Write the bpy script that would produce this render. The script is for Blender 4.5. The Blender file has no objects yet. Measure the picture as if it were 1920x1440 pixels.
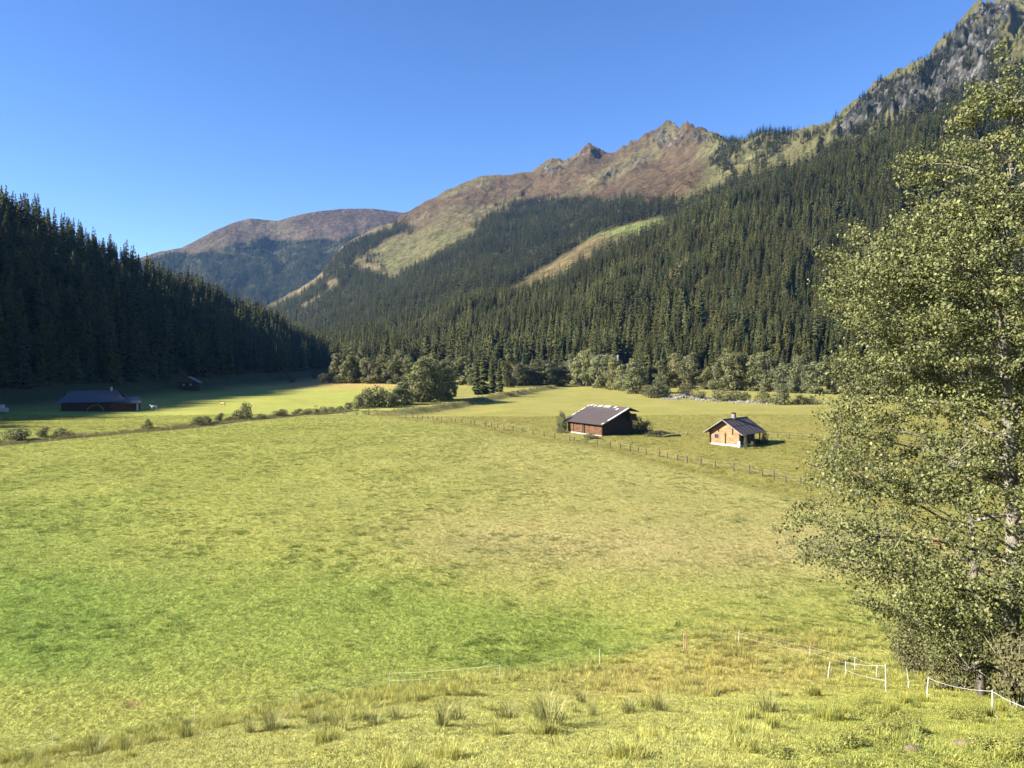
import bpy, math, random
import numpy as np
from mathutils import Vector, Matrix

# ------------------------------------------------------------------ camera, sky, sun
SC = bpy.context.scene
COL = SC.collection
CAMZ, F, CX, HY = 16.0, 1400.0, 960.0, 680.0      # metres; focal / centre / horizon in 1920x1440 px

cam_d = bpy.data.cameras.new('camera'); cam = bpy.data.objects.new('camera', cam_d); COL.objects.link(cam)
cam.location = (0, 0, CAMZ); cam.rotation_euler = (math.pi/2, 0, 0)
cam_d.sensor_width = 36; cam_d.lens = 36*F/1920; cam_d.shift_y = -(720-HY)/1920
cam_d.clip_start = .1; cam_d.clip_end = 20000
SC.camera = cam

SUN_EL, SUN_AZ = math.radians(30), math.radians(257)      # azimuth clockwise from +Y
w = bpy.data.worlds.new('World'); SC.world = w; w.use_nodes = True
wn = w.node_tree.nodes; wl = w.node_tree.links
sky = wn.new('ShaderNodeTexSky'); sky.sky_type = 'NISHITA'; sky.sun_disc = False
sky.sun_elevation = SUN_EL; sky.sun_rotation = SUN_AZ
sky.altitude = 1300; sky.air_density = 1.0; sky.dust_density = 0.15; sky.ozone_density = 3.0
hs = wn.new('ShaderNodeHueSaturation'); hs.inputs['Saturation'].default_value = 1.2; hs.inputs['Hue'].default_value = .513; wl.new(sky.outputs[0], hs.inputs['Color'])
wl.new(hs.outputs[0], wn['Background'].inputs[0]); wn['Background'].inputs[1].default_value = 0.058
sd = bpy.data.lights.new('sun', 'SUN'); sun = bpy.data.objects.new('sun', sd); COL.objects.link(sun)
TOSUN = Vector((math.sin(SUN_AZ)*math.cos(SUN_EL), math.cos(SUN_AZ)*math.cos(SUN_EL), math.sin(SUN_EL)))
sun.rotation_euler = TOSUN.to_track_quat('Z', 'Y').to_euler()
sd.energy = 5.0; sd.angle = math.radians(.5); sd.color = (1, .93, .80)
SC.view_settings.view_transform = 'Standard'; SC.view_settings.look = 'None'
SC.view_settings.exposure = 2.0; SC.view_settings.gamma = 1
SC.view_settings.use_curve_mapping = False
cy = SC.cycles
cy.max_bounces = 5; cy.diffuse_bounces = 2; cy.glossy_bounces = 1; cy.transmission_bounces = 3
cy.transparent_max_bounces = 4; cy.volume_bounces = 0
cy.use_denoising = True; cy.denoising_input_passes = 'RGB_ALBEDO_NORMAL'; cy.denoising_prefilter = 'ACCURATE'; cy.adaptive_threshold = .015
cy.sample_clamp_indirect = 4

RNG = np.random.default_rng(7)
random.seed(7)

# ------------------------------------------------------------------ numpy noise
def _h(ix, iy, s):
    n = (ix.astype(np.int64)*374761393 + iy.astype(np.int64)*668265263 + s*1442695041) & 0xffffffff
    n = ((n ^ (n >> 13))*1274126177) & 0xffffffff
    return ((n ^ (n >> 16)) & 0xffff)/65535.0
def vnoise(x, y, s=0):
    x = np.asarray(x, float); y = np.asarray(y, float)
    ix, iy = np.floor(x), np.floor(y); fx, fy = x-ix, y-iy
    fx = fx*fx*(3-2*fx); fy = fy*fy*(3-2*fy)
    a, b, c, d = _h(ix, iy, s), _h(ix+1, iy, s), _h(ix, iy+1, s), _h(ix+1, iy+1, s)
    return (a+(b-a)*fx)*(1-fy)+(c+(d-c)*fx)*fy
def fbm(x, y, o=4, s=0, g=.5):
    t = 0; a = 1; m = 0
    for k in range(o):
        t = t+a*vnoise(x, y, s+k*17); m += a; a *= g; x = x*2.03+3.1; y = y*2.03+1.7
    return t/m                                   # 0..1
def ridged(x, y, o=5, s=0):
    t = 0; a = 1; m = 0
    for k in range(o):
        t = t+a*(1-np.abs(2*vnoise(x, y, s+k*31)-1)); m += a; a *= .52; x = x*2.1+5; y = y*2.1+9
    return t/m
def sstep(a, b, v):
    t = np.clip((v-a)/(b-a), 0, 1); return t*t*(3-2*t)
def interp(x, tab):
    tab = np.array(tab, float); return np.interp(x, tab[:, 0], tab[:, 1])
def inpoly(px, py, poly):
    r = np.zeros(np.shape(px), bool); n = len(poly)
    for i in range(n):
        x1, y1 = poly[i]; x2, y2 = poly[(i+1) % n]
        if y1 == y2: continue
        c = ((y1 > py) != (y2 > py)) & (px < (x2-x1)*(py-y1)/(y2-y1)+x1)
        r ^= c
    return r
def segdist(X, Y, pts):
    """distance to a polyline and signed side (left of travel > 0)"""
    best = np.full(np.shape(X), 1e9); side = np.zeros(np.shape(X))
    for (ax, ay), (bx, by) in zip(pts[:-1], pts[1:]):
        dx, dy = bx-ax, by-ay; L2 = dx*dx+dy*dy
        t = np.clip(((X-ax)*dx+(Y-ay)*dy)/L2, 0, 1)
        d = np.hypot(X-ax-t*dx, Y-ay-t*dy)
        m = d < best; best = np.where(m, d, best)
        side = np.where(m, np.sign(dx*(Y-ay)-dy*(X-ax)), side)
    return best, side
def proj(X, Y, Z):
    Ys = np.maximum(Y, .5)
    return CX+F*X/Ys, HY+F*(CAMZ-Z)/Ys

# ------------------------------------------------------------------ ground height
def flat(px, py, z=2.2):
    Y = (CAMZ-z)*F/(py-HY); return ((px-CX)/F*Y, Y)
SCARP = [flat(*p) for p in ((700, 771), (760, 768), (850, 757), (930, 745), (1000, 733), (1060, 722))]
DITCH = [flat(*p) for p in ((-200, 843), (0, 826), (300, 802), (560, 777), (700, 768))]
BROW = [flat(*p) for p in ((690, 773), (760, 783), (900, 799), (1050, 823), (1140, 838), (1250, 860), (1370, 883), (1480, 904), (1700, 950), (2000, 1030))]
def G(X, Y):
    X = np.asarray(X, float); Y = np.asarray(Y, float)
    zm = interp(Y, [(-100, 0), (40, 0), (80, .7), (130, 1.8), (300, 2.5), (600, 4), (1500, 30), (3000, 60), (7000, 120)])
    zm = zm+(fbm(X/22, Y/22, 3, 5)-.5)*1.1*sstep(25, 60, Y)
    d, s = segdist(X, Y, BROW); sd_ = d*s                       # left of travel = far side of the fence
    zm = zm-.7*sstep(-3, 6, sd_)*np.exp(-np.maximum(sd_, 0)/60)
    d, s = segdist(X, Y, SCARP); sd_ = -d*s                     # right side lower
    zm = zm-1.5*sstep(-1.2, 2.2, sd_)*np.exp(-np.maximum(sd_, 0)/40)*sstep(14, 0, np.where(Y < SCARP[0][1], SCARP[0][1]-Y, 0))+.5*np.exp(-(d/6)**2)
    d, s = segdist(X, Y, DITCH)
    zm = zm-.5*np.exp(-(d/2.2)**2)
    zm = zm+7*sstep(-128, -185, X)*sstep(60, 110, Y)*sstep(900, 700, Y)
    zb = 14.3-.376*np.maximum(Y, -2)-.17*np.maximum(-X-2, 0)**1.0+(fbm(X/5, Y/5, 3, 9)-.5)*.9+(fbm(X/1.3, Y/1.3, 2, 3)-.5)*.18
    zb = zb+.2*np.maximum(Y-32, 0)*sstep(0, 12, X)
    zb = np.where(Y < 2, np.minimum(zb, 14.3), zb)
    k = 1.6; h = np.clip(.5+.5*(zb-zm)/k, 0, 1)
    return zm+(zb-zm)*h+k*h*(1-h)
def hit(px, py, ymax=900):
    u = (px-CX)/F; v = (HY-py)/F
    Y = np.concatenate([np.linspace(3, 120, 1200), np.linspace(120, ymax, 4000)])
    d = CAMZ+v*Y-G(u*Y, Y)
    i = int(np.argmax(d < 0))
    if d[i] >= 0: i = len(Y)-1
    t = d[i-1]/(d[i-1]-d[i]+1e-9) if i else 0
    y = Y[i-1]+(Y[i]-Y[i-1])*min(max(t, 0), 1)
    return Vector((u*y, y, float(G(u*y, y))))

def hitv(px, py):
    u = (px-CX)/F; v = (HY-py)/F; lo = np.full(len(px), 3.); hi = lo.copy(); done = np.zeros(len(px), bool)
    for Y in np.concatenate([np.linspace(3, 120, 160), np.linspace(121, 700, 300)]):
        b_ = (CAMZ+v*Y < G(u*Y, np.full(len(px), Y))) & ~done; hi[b_] = Y; done |= b_; lo[~done] = Y
    for k in range(9):
        m_ = (lo+hi)/2; b_ = CAMZ+v*m_ < G(u*m_, m_); hi = np.where(b_, m_, hi); lo = np.where(b_, lo, m_)
    return np.stack([u*hi, hi, G(u*hi, hi)], 1)

# ------------------------------------------------------------------ materials
def mat(name):
    m = bpy.data.materials.new(name); m.use_nodes = True
    nt = m.node_tree; return m, nt, nt.nodes['Principled BSDF']
def N(nt, t, **kw):
    n = nt.nodes.new(t)
    for k, v in kw.items(): setattr(n, k, v)
    return n
def noise(nt, scale, detail=4, rough=.55, vec=None):
    n = N(nt, 'ShaderNodeTexNoise'); n.inputs['Scale'].default_value = scale
    n.inputs['Detail'].default_value = detail; n.inputs['Roughness'].default_value = rough
    if vec: nt.links.new(vec, n.inputs['Vector'])
    return n.outputs['Fac']
def ramp(nt, fac, stops):
    r = N(nt, 'ShaderNodeValToRGB'); nt.links.new(fac, r.inputs[0])
    el = r.color_ramp.elements
    while len(el) < len(stops): el.new(.5)
    for e, (p, c) in zip(el, stops):
        e.position = p; e.color = (*c, 1) if len(c) == 3 else c
    return r.outputs[0]
def mix(nt, a, b, fac, mode='MIX'):
    n = N(nt, 'ShaderNodeMix', data_type='RGBA', blend_type=mode)
    for sock, v in ((n.inputs[0], fac), (n.inputs[6], a), (n.inputs[7], b)):
        if isinstance(v, (int, float)): sock.default_value = v
        elif isinstance(v, tuple): sock.default_value = (*v, 1)
        else: nt.links.new(v, sock)
    return n.outputs[2]
def bump(nt, bs, h, strength, dist):
    b = N(nt, 'ShaderNodeBump'); b.inputs['Strength'].default_value = strength; b.inputs['Distance'].default_value = dist
    nt.links.new(h, b.inputs['Height']); nt.links.new(b.outputs[0], bs.inputs['Normal'])
def objco(nt):
    return N(nt, 'ShaderNodeTexCoord').outputs['Object']
def geopos(nt):
    return N(nt, 'ShaderNodeNewGeometry').outputs['Position']
def g3(v): return (v, v, v)

def simple(name, c, c2=None, scale=6, rough=.8, bmp=.0, stretch=None, spec=.3):
    m, nt, b = mat(name)
    co = objco(nt)
    if stretch:
        mp = N(nt, 'ShaderNodeMapping'); mp.inputs['Scale'].default_value = stretch
        nt.links.new(co, mp.inputs[0]); co = mp.outputs[0]
    n = noise(nt, scale, 5, .6, co)
    nt.links.new(ramp(nt, n, [(.3, c), (.7, c2 or c)]), b.inputs['Base Color'])
    b.inputs['Roughness'].default_value = rough; b.inputs['Specular IOR Level'].default_value = spec
    if bmp: bump(nt, b, n, .6, bmp)
    return m

def leafmat(name, dark, light, transl=.3, rough=.55, attr=None, spec=.3):
    """foliage: colour varies per instance (tint) and per leaf (attribute lv)"""
    m, nt, b = mat(name)
    a = N(nt, 'ShaderNodeAttribute', attribute_name='lv')
    c = ramp(nt, a.outputs['Fac'], [(0, dark), (1, light)])
    t = N(nt, 'ShaderNodeAttribute', attribute_type='INSTANCER', attribute_name='tint')
    c = mix(nt, c, t.outputs['Color'], 1.0, 'MULTIPLY') if attr else c
    nt.links.new(c, b.inputs['Base Color'])
    b.inputs['Roughness'].default_value = rough; b.inputs['Specular IOR Level'].default_value = spec
    if transl:
        tr = N(nt, 'ShaderNodeBsdfTranslucent'); nt.links.new(c, tr.inputs[0])
        mx = N(nt, 'ShaderNodeMixShader'); mx.inputs[0].default_value = transl
        nt.links.new(b.outputs[0], mx.inputs[1]); nt.links.new(tr.outputs[0], mx.inputs[2])
        nt.links.new(mx.outputs[0], nt.nodes['Material Output'].inputs[0])
    return m

M = {}
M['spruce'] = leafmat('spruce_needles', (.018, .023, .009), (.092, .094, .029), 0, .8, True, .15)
M['spruce_trunk'] = simple('spruce_bark', (.06, .045, .035), (.12, .09, .07), 3)
M['alder'] = leafmat('alder_leaf_belt', (.078, .086, .036), (.178, .178, .078), .25, .7, True, .2)
M['alder_bark'] = simple('alder_bark', (.07, .06, .05), (.34, .31, .26), 3.5, .85, .02, (1, 1, .5))
M['bark_big'] = simple('big_alder_bark', (.03, .026, .022), (.30, .27, .23), 3.0, .85, .02, (1, 1, .6))
M['leaf'] = leafmat('alder_leaf', (.032, .042, .013), (.240, .248, .092), .25, .55, None, .25)
M['shrub'] = leafmat('shrub_leaf', (.07, .078, .034), (.16, .155, .07), .25, .7, True, .2)
M['weed'] = leafmat('weed_leaf', (.15, .17, .035), (.34, .34, .09), .4, .6, None, .4)
M['grass'] = leafmat('grass_blade', (.6, .62, .6), (1.4, 1.36, 1.3), .3, .6, True, .25)
M['rush'] = leafmat('rush_blade', (.12, .135, .042), (.34, .33, .12), .3, .6, None, .3)
M['wood_dark'] = simple('weathered_logs', (.035, .017, .010), (.16, .078, .040), 1.5, .85, .01, (.5, .5, 4))
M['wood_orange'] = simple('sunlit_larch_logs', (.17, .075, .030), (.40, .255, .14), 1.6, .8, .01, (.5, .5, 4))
M['wood_black'] = simple('dark_and_shaded_wood', (.018, .013, .010), (.045, .030, .022), 5, .85, .01, (1, 1, 6))  # dark timber; on unlit log walls the shade is in this colour
M['roof_brown'] = simple('brown_roof_sheet', (.046, .035, .032), (.068, .052, .047), 1.2, .55, .0, (6, 1, 1), .4)
M['roof_blue'] = simple('slate_grey_roof', (.03, .033, .042), (.05, .053, .065), 2, .5, 0, (5, 1, 1), .4)
M['roof_pale'] = simple('pale_shingle_roof', (.13, .12, .115), (.20, .185, .18), 3, .7)
M['shingle'] = simple('bleached_shingle', (.20, .20, .195), (.46, .455, .44), 4, .7)
M['shingle_dark'] = simple('old_shingle', (.03, .026, .025), (.09, .075, .07), 6, .8)
M['whitewash'] = simple('whitewashed_stone', (.22, .21, .19), (.52, .50, .47), 3, .85, .02)
M['glass'] = simple('dark_window_glass', (.02, .022, .025), (.035, .035, .04), 2, .15)
M['shutter'] = simple('grey_window_board', (.10, .095, .09), (.16, .15, .14), 2, .6)
M['post'] = simple('grey_fence_wood', (.045, .036, .028), (.13, .105, .08), 9, .85, .01, (1, 1, .2))
M['post_brown'] = simple('brown_fence_wood', (.20, .11, .055), (.30, .18, .09), 9, .85)
M['plastic'] = simple('white_fence_plastic', (.50, .50, .48), (.62, .62, .60), 9, .45)
M['wire'] = simple('fence_wire', (.30, .29, .27), (.42, .41, .38), 9, .5)
M['cow_white'] = simple('cream_cow_hide', (.55, .50, .43), (.72, .68, .60), 3, .8)
M['cow_tan'] = simple('tan_cow_hide', (.36, .22, .11), (.50, .34, .19), 2, .8)
M['cow_dark'] = simple('dark_brown_cow_hide', (.035, .022, .016), (.09, .05, .03), 2, .8)
m, nt, b = mat('red_and_white_cow_hide')
nt.links.new(ramp(nt, noise(nt, 1.3, 1, .4, objco(nt)), [(.54, (.24, .09, .035)), (.57, (.42, .37, .31))]), b.inputs['Base Color']); b.inputs['Roughness'].default_value = .8
M['cow_red'] = m
M['stone'] = simple('river_stone', (.09, .088, .085), (.26, .255, .25), 1.5, .85, .03)
M['brown_stone'] = simple('rusty_stone', (.10, .075, .05), (.20, .15, .10), 3, .9, .03)
M['log'] = simple('fallen_log_bark', (.05, .04, .03), (.12, .09, .07), 4, .9)

def ground_mat():
    m, nt, b = mat('pasture_turf'); p = geopos(nt)
    a = N(nt, 'ShaderNodeAttribute', attribute_name='col').outputs['Color']
    big = ramp(nt, noise(nt, .09, 5, .6, p), [(.3, (.86, .90, .84)), (.7, (1.14, 1.08, 1.1))])
    mid = ramp(nt, noise(nt, 1.1, 5, .65, p), [(.32, (.84, .88, .82)), (.5, (1, 1, 1)), (.72, (1.1, 1.07, 1.1))])
    fin = ramp(nt, noise(nt, 10, 6, .8, p), [(.32, (.5, .54, .48)), (.68, (1.42, 1.38, 1.4))])
    c = mix(nt, mix(nt, mix(nt, a, big, 1.0, 'MULTIPLY'), mid, 1.0, 'MULTIPLY'), fin, 1.0, 'MULTIPLY')
    tuft = ramp(nt, noise(nt, .75, 3, .5, p), [(.68, g3(0)), (.76, g3(1))])
    c = mix(nt, c, mix(nt, c, (.85, .95, .80), 1.0, 'MULTIPLY'), tuft)
    nt.links.new(c, b.inputs['Base Color'])
    b.inputs['Roughness'].default_value = .9; b.inputs['Specular IOR Level'].default_value = .1
    h = N(nt, 'ShaderNodeMath', operation='ADD')
    nt.links.new(noise(nt, 4, 5, .7, p), h.inputs[0])
    nt.links.new(noise(nt, 2.6, 3, .5, p), h.inputs[1])
    bump(nt, b, h.outputs[0], 1.0, .24)
    return m
def mountain_mat(name, bstr, bdist, s):
    m, nt, b = mat(name); p = geopos(nt)
    a = N(nt, 'ShaderNodeAttribute', attribute_name='col').outputs['Color']
    rk = N(nt, 'ShaderNodeAttribute', attribute_name='rock').outputs['Fac']
    v1 = ramp(nt, noise(nt, .011*s, 6, .65, p), [(.33, g3(.68)), (.67, g3(1.32))])
    v2 = ramp(nt, noise(nt, .07*s, 6, .7, p), [(.33, (.50, .54, .52)), (.67, (1.5, 1.42, 1.34))])
    c = mix(nt, mix(nt, a, v1, 1.0, 'MULTIPLY'), v2, 1.0, 'MULTIPLY')
    mp = N(nt, 'ShaderNodeMapping'); mp.inputs['Scale'].default_value = (1, 1, .45); nt.links.new(p, mp.inputs[0])
    rn = noise(nt, .045*s, 7, .72, mp.outputs[0])
    rc = ramp(nt, rn, [(.41, (.015, .017, .014)), (.49, (.045, .044, .039)), (.56, (.095, .092, .086)), (.65, (.20, .195, .19))])  # dark stops fall in the bump's hollows, crevice shade in the colour
    msk = N(nt, 'ShaderNodeMath', operation='ADD'); nt.links.new(rk, msk.inputs[0])
    ms2 = N(nt, 'ShaderNodeMath', operation='SUBTRACT'); nt.links.new(noise(nt, .03*s, 6, .7, p), ms2.inputs[0]); ms2.inputs[1].default_value = .5
    nt.links.new(ms2.outputs[0], msk.inputs[1])
    c = mix(nt, c, rc, ramp(nt, msk.outputs[0], [(.48, g3(0)), (.56, g3(1))]))
    nt.links.new(c, b.inputs['Base Color'])
    b.inputs['Roughness'].default_value = .95; b.inputs['Specular IOR Level'].default_value = .05
    bump(nt, b, rn, bstr, bdist)
    return m

# ------------------------------------------------------------------ mesh helpers
def mesh(name, V, Fc, m=None, smooth=False, attrs=None):
    me = bpy.data.meshes.new(name)
    V = np.asarray(V, np.float32)
    if isinstance(Fc, np.ndarray):
        n, k = Fc.shape
        me.vertices.add(len(V)); me.vertices.foreach_set('co', V.ravel())
        me.loops.add(n*k); me.loops.foreach_set('vertex_index', Fc.astype(np.int32).ravel())
        me.polygons.add(n); me.polygons.foreach_set('loop_start', np.arange(0, n*k, k, dtype=np.int32))
        me.update(calc_edges=True); me.validate()
    else:
        me.from_pydata(V.tolist(), [], Fc)
    if m: me.materials.append(m)
    if smooth: me.polygons.foreach_set('use_smooth', np.ones(len(me.polygons), bool))
    for k, v in (attrs or {}).items():
        if v.ndim == 1:
            a = me.attributes.new(k, 'FLOAT', 'POINT'); a.data.foreach_set('value', v.astype(np.float32))
        else:
            a = me.attributes.new(k, 'FLOAT_COLOR', 'POINT')
            a.data.foreach_set('color', np.concatenate([v, np.ones((len(v), 1))], 1).astype(np.float32).ravel())
    me.update()
    return me
def obj(name, me, parent=None, link=True):
    o = bpy.data.objects.new(name, me)
    if link: COL.objects.link(o)
    if parent: o.parent = parent
    return o
def tag(o, label=None, cat=None, group=None, kind=None):
    if label: o['label'] = label
    if cat: o['category'] = cat
    if group: o['group'] = group
    if kind: o['kind'] = kind
    return o
def empty(name, loc, rz=0, sc=1):
    o = bpy.data.objects.new(name, None); COL.objects.link(o)
    o.location = loc; o.rotation_euler = (0, 0, rz); o.scale = (sc,)*3 if isinstance(sc, (int, float)) else sc
    o.empty_display_size = .2
    return o
class MB:
    """collects shapes for one mesh"""
    def __init__(s): s.v = []; s.f = []
    def add(s, v, f):
        o = len(s.v); s.v += [tuple(p) for p in v]; s.f += [tuple(i+o for i in q) for q in f]
    def box(s, a, b, jit=0):
        (x0, y0, z0), (x1, y1, z1) = a, b
        v = [(x0, y0, z0), (x1, y0, z0), (x1, y1, z0), (x0, y1, z0), (x0, y0, z1), (x1, y0, z1), (x1, y1, z1), (x0, y1, z1)]
        if jit: v = [tuple(c+random.uniform(-jit, jit) for c in p) for p in v]
        s.add(v, [(0, 3, 2, 1), (4, 5, 6, 7), (0, 1, 5, 4), (1, 2, 6, 5), (2, 3, 7, 6), (3, 0, 4, 7)])
    def slab(s, q, t):
        """quad q (4 points) thickened by t along its normal (downwards)"""
        q = [Vector(p) for p in q]; n = (q[1]-q[0]).cross(q[3]-q[0]).normalized()
        if n.z < 0: q = q[::-1]; n = -n
        v = q+[p-n*t for p in q]
        s.add(v, [(0, 1, 2, 3), (7, 6, 5, 4), (0, 4, 5, 1), (1, 5, 6, 2), (2, 6, 7, 3), (3, 7, 4, 0)])
    def tube(s, pts, rad, n=6, cap=True):
        pts = [Vector(p) for p in pts]; o = len(s.v)
        if isinstance(rad, (int, float)): rad = [rad]*len(pts)
        for i, p in enumerate(pts):
            d = (pts[min(i+1, len(pts)-1)]-pts[max(i-1, 0)]).normalized()
            a = d.cross(Vector((.31, .94, .11))).normalized(); b_ = d.cross(a)
            for k in range(n):
                t = 2*math.pi*k/n; s.v.append(tuple(p+(a*math.cos(t)+b_*math.sin(t))*rad[i]))
        for i in range(len(pts)-1):
            for k in range(n):
                s.f.append((o+i*n+k, o+i*n+(k+1) % n, o+(i+1)*n+(k+1) % n, o+(i+1)*n+k))
        if cap:
            s.f.append(tuple(o+k for k in range(n))[::-1]); s.f.append(tuple(o+(len(pts)-1)*n+k for k in range(n)))
    def build(s, name, m, parent=None, smooth=False):
        return obj(name, mesh(name, s.v, s.f, M[m] if isinstance(m, str) else m, smooth), parent)

# scatter: ONE object of kind stuff, instances on points
_gn = {}
def scatter(name, protos, P, rot, scl, vid, tint, label, kind='stuff'):
    me = bpy.data.meshes.new(name); P = np.asarray(P, np.float32); n = len(P)
    me.vertices.add(n); me.vertices.foreach_set('co', P.ravel())
    a = me.attributes.new('rot', 'FLOAT_VECTOR', 'POINT'); a.data.foreach_set('vector', np.asarray(rot, np.float32).ravel())
    a = me.attributes.new('scl', 'FLOAT_VECTOR', 'POINT'); a.data.foreach_set('vector', np.asarray(scl, np.float32).ravel())
    a = me.attributes.new('vid', 'INT', 'POINT'); a.data.foreach_set('value', np.asarray(vid, np.int32))
    a = me.attributes.new('tint', 'FLOAT_COLOR', 'POINT')
    a.data.foreach_set('color', np.concatenate([tint, np.ones((n, 1))], 1).astype(np.float32).ravel())
    o = obj(name, me)
    ng = bpy.data.node_groups.new(name, 'GeometryNodeTree')
    ng.interface.new_socket('Geometry', in_out='INPUT', socket_type='NodeSocketGeometry')
    ng.interface.new_socket('Geometry', in_out='OUTPUT', socket_type='NodeSocketGeometry')
    nd, lk = ng.nodes, ng.links
    gi, go, jn = nd.new('NodeGroupInput'), nd.new('NodeGroupOutput'), nd.new('GeometryNodeJoinGeometry')
    def named(k, t):
        q = nd.new('GeometryNodeInputNamedAttribute'); q.data_type = t; q.inputs[0].default_value = k
        return [s for s in q.outputs if s.enabled and s.name == 'Attribute'][0]
    r_, s_, v_ = named('rot', 'FLOAT_VECTOR'), named('scl', 'FLOAT_VECTOR'), named('vid', 'INT')
    for k, pr in enumerate(protos):
        oi = nd.new('GeometryNodeObjectInfo'); oi.inputs[0].default_value = pr; oi.inputs['As Instance'].default_value = True
        cp = nd.new('FunctionNodeCompare'); cp.data_type = 'INT'; cp.operation = 'EQUAL'
        ii = [s for s in cp.inputs if s.enabled]; lk.new(v_, ii[0]); ii[1].default_value = k
        ip = nd.new('GeometryNodeInstanceOnPoints')
        lk.new(gi.outputs[0], ip.inputs['Points']); lk.new(cp.outputs[0], ip.inputs['Selection'])
        lk.new(oi.outputs['Geometry'], ip.inputs['Instance']); lk.new(r_, ip.inputs['Rotation']); lk.new(s_, ip.inputs['Scale'])
        lk.new(ip.outputs[0], jn.inputs[0])
    lk.new(jn.outputs[0], go.inputs[0])
    md = o.modifiers.new('scatter', 'NODES'); md.node_group = ng
    return tag(o, label, None, None, kind)

# ------------------------------------------------------------------ the ground sheet
def ground_colour(X, Y, Z=None):
    Z = G(X, Y) if Z is None else Z
    px, py = proj(X, Y, Z)
    n1 = fbm(X/9, Y/14, 4, 21); n2 = fbm(X/30, Y/40, 3, 33)
    def L(c): return np.array(c)[None, :]
    def mixc(a, b_, t): return a+(b_-a)*t[:, None]
    c = np.tile(np.array((.268, .285, .070)), (len(X), 1))                       # yellow-green cropped turf
    w1 = (n1-.5)*1.1; w2 = (n2-.5)*.5
    tan = sstep(350, 1250, px+w1*260)*sstep(1190, 1000, py+w1*50+np.clip((950-px)*.12, 0, 60))
    tan = tan*.68+.45*np.exp(-((py-1025-(px-1000)*.02)/48)**2)*sstep(650, 900, px+w1*120)
    c = mixc(c, L((.310, .278, .112)), np.clip(tan, 0, 1))
    lush = sstep(1020, 1110, py+w1*70-np.clip((px-620)*.17, 0, 120))*sstep(1330, 1200, py+w1*60)*sstep(1330, 1000, px+w1*150)
    lush = np.clip(lush*(.55+.45*sstep(.3, .6, n2))+.45*sstep(420, 60, px)*sstep(880, 980, py+w1*60)*sstep(1330, 1240, py), 0, 1)
    c = mixc(c, L((.160, .228, .042)), lush*.92)
    mott = sstep(.62, .72, fbm(X/.8, Y/1.1, 3, 55))*sstep(.45, .62, n2)
    c = mixc(c, L((.22, .255, .06)), mott*.35)
    d, s = segdist(X, Y, BROW)
    far = sstep(-1, 2, d*s)*sstep(690, 700, px)*(Y > 60)
    c = mixc(c, L((.225, .214, .060)), far)
    c = mixc(c, L((.265, .232, .072)), far*sstep(.45, .7, n1)*.5)
    dd, sd2 = segdist(X, Y, DITCH)
    left = ((sd2 > 0) & (px < 760) & (Y > 60)).astype(float)
    c = mixc(c, L((.262, .275, .064)), left)
    c = mixc(c, L((.33, .25, .085)), left*sstep(735, 722, py+(n1-.5)*8)*sstep(380, 520, px))
    strip = np.exp(-(dd/3.2)**2)*sstep(800, 700, px)
    c = mixc(c, L((.135, .115, .05)), strip)
    ds, _ = segdist(X, Y, SCARP)
    c = mixc(c, L((.15, .14, .05)), np.exp(-(ds/4)**2)*.8)
    zb = 14.3-.376*Y-.17*np.maximum(-X-2, 0)+.2*np.maximum(Y-32, 0)*sstep(0, 12, X)
    bank = sstep(-1.0, .6, zb-.3+(n1-.5)*1.5)*(Y < 60)
    c = mixc(c, L((.285, .285, .078)), bank)
    c = mixc(c, L((.30, .302, .088)), bank*sstep(3.8, 5.6, zb+(n1-.5)*1.5))
    c = mixc(c, L((.36, .275, .10)), bank*sstep(950, 1150, px)*sstep(1640, 1480, px)*sstep(1330, 1270, py+(n1-.5)*80)*.35)
    c = mixc(c, L((.24, .255, .060)), bank*sstep(1300, 1650, px)*sstep(1270, 1330, py))
    c = mixc(c, L((.30, .20, .10)), (np.exp(-((px-248)/15)**2-((py-1320)/6)**2)*.9))
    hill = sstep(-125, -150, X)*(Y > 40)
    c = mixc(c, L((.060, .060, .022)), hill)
    return c
uu = np.concatenate([np.linspace(-2.4, -.8, 26)[:-1], np.linspace(-.8, .8, 330), np.linspace(.8, 2.4, 26)[1:]])
yy = np.concatenate([np.linspace(-60, 4, 12)[:-1], 4*np.exp(np.linspace(0, math.log(150/4), 250))[:-1], 150*np.exp(np.linspace(0, math.log(650/150), 130))[:-1], 650*np.exp(np.linspace(0, math.log(10), 30))])
U, YY = np.meshgrid(uu, yy); XX = U*(np.maximum(YY, 0)+12)
gx, gy = XX.ravel(), YY.ravel(); gz = G(gx, gy)
nr, nc = U.shape
idx = np.arange(nr*nc).reshape(nr, nc)
quads = np.stack([idx[:-1, :-1], idx[:-1, 1:], idx[1:, 1:], idx[1:, :-1]], -1).reshape(-1, 4)
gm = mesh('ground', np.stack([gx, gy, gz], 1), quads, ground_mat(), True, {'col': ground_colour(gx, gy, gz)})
tag(obj('ground', gm), 'valley floor of cropped yellow-green pasture with a steep near bank', None, None, 'structure')

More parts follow.
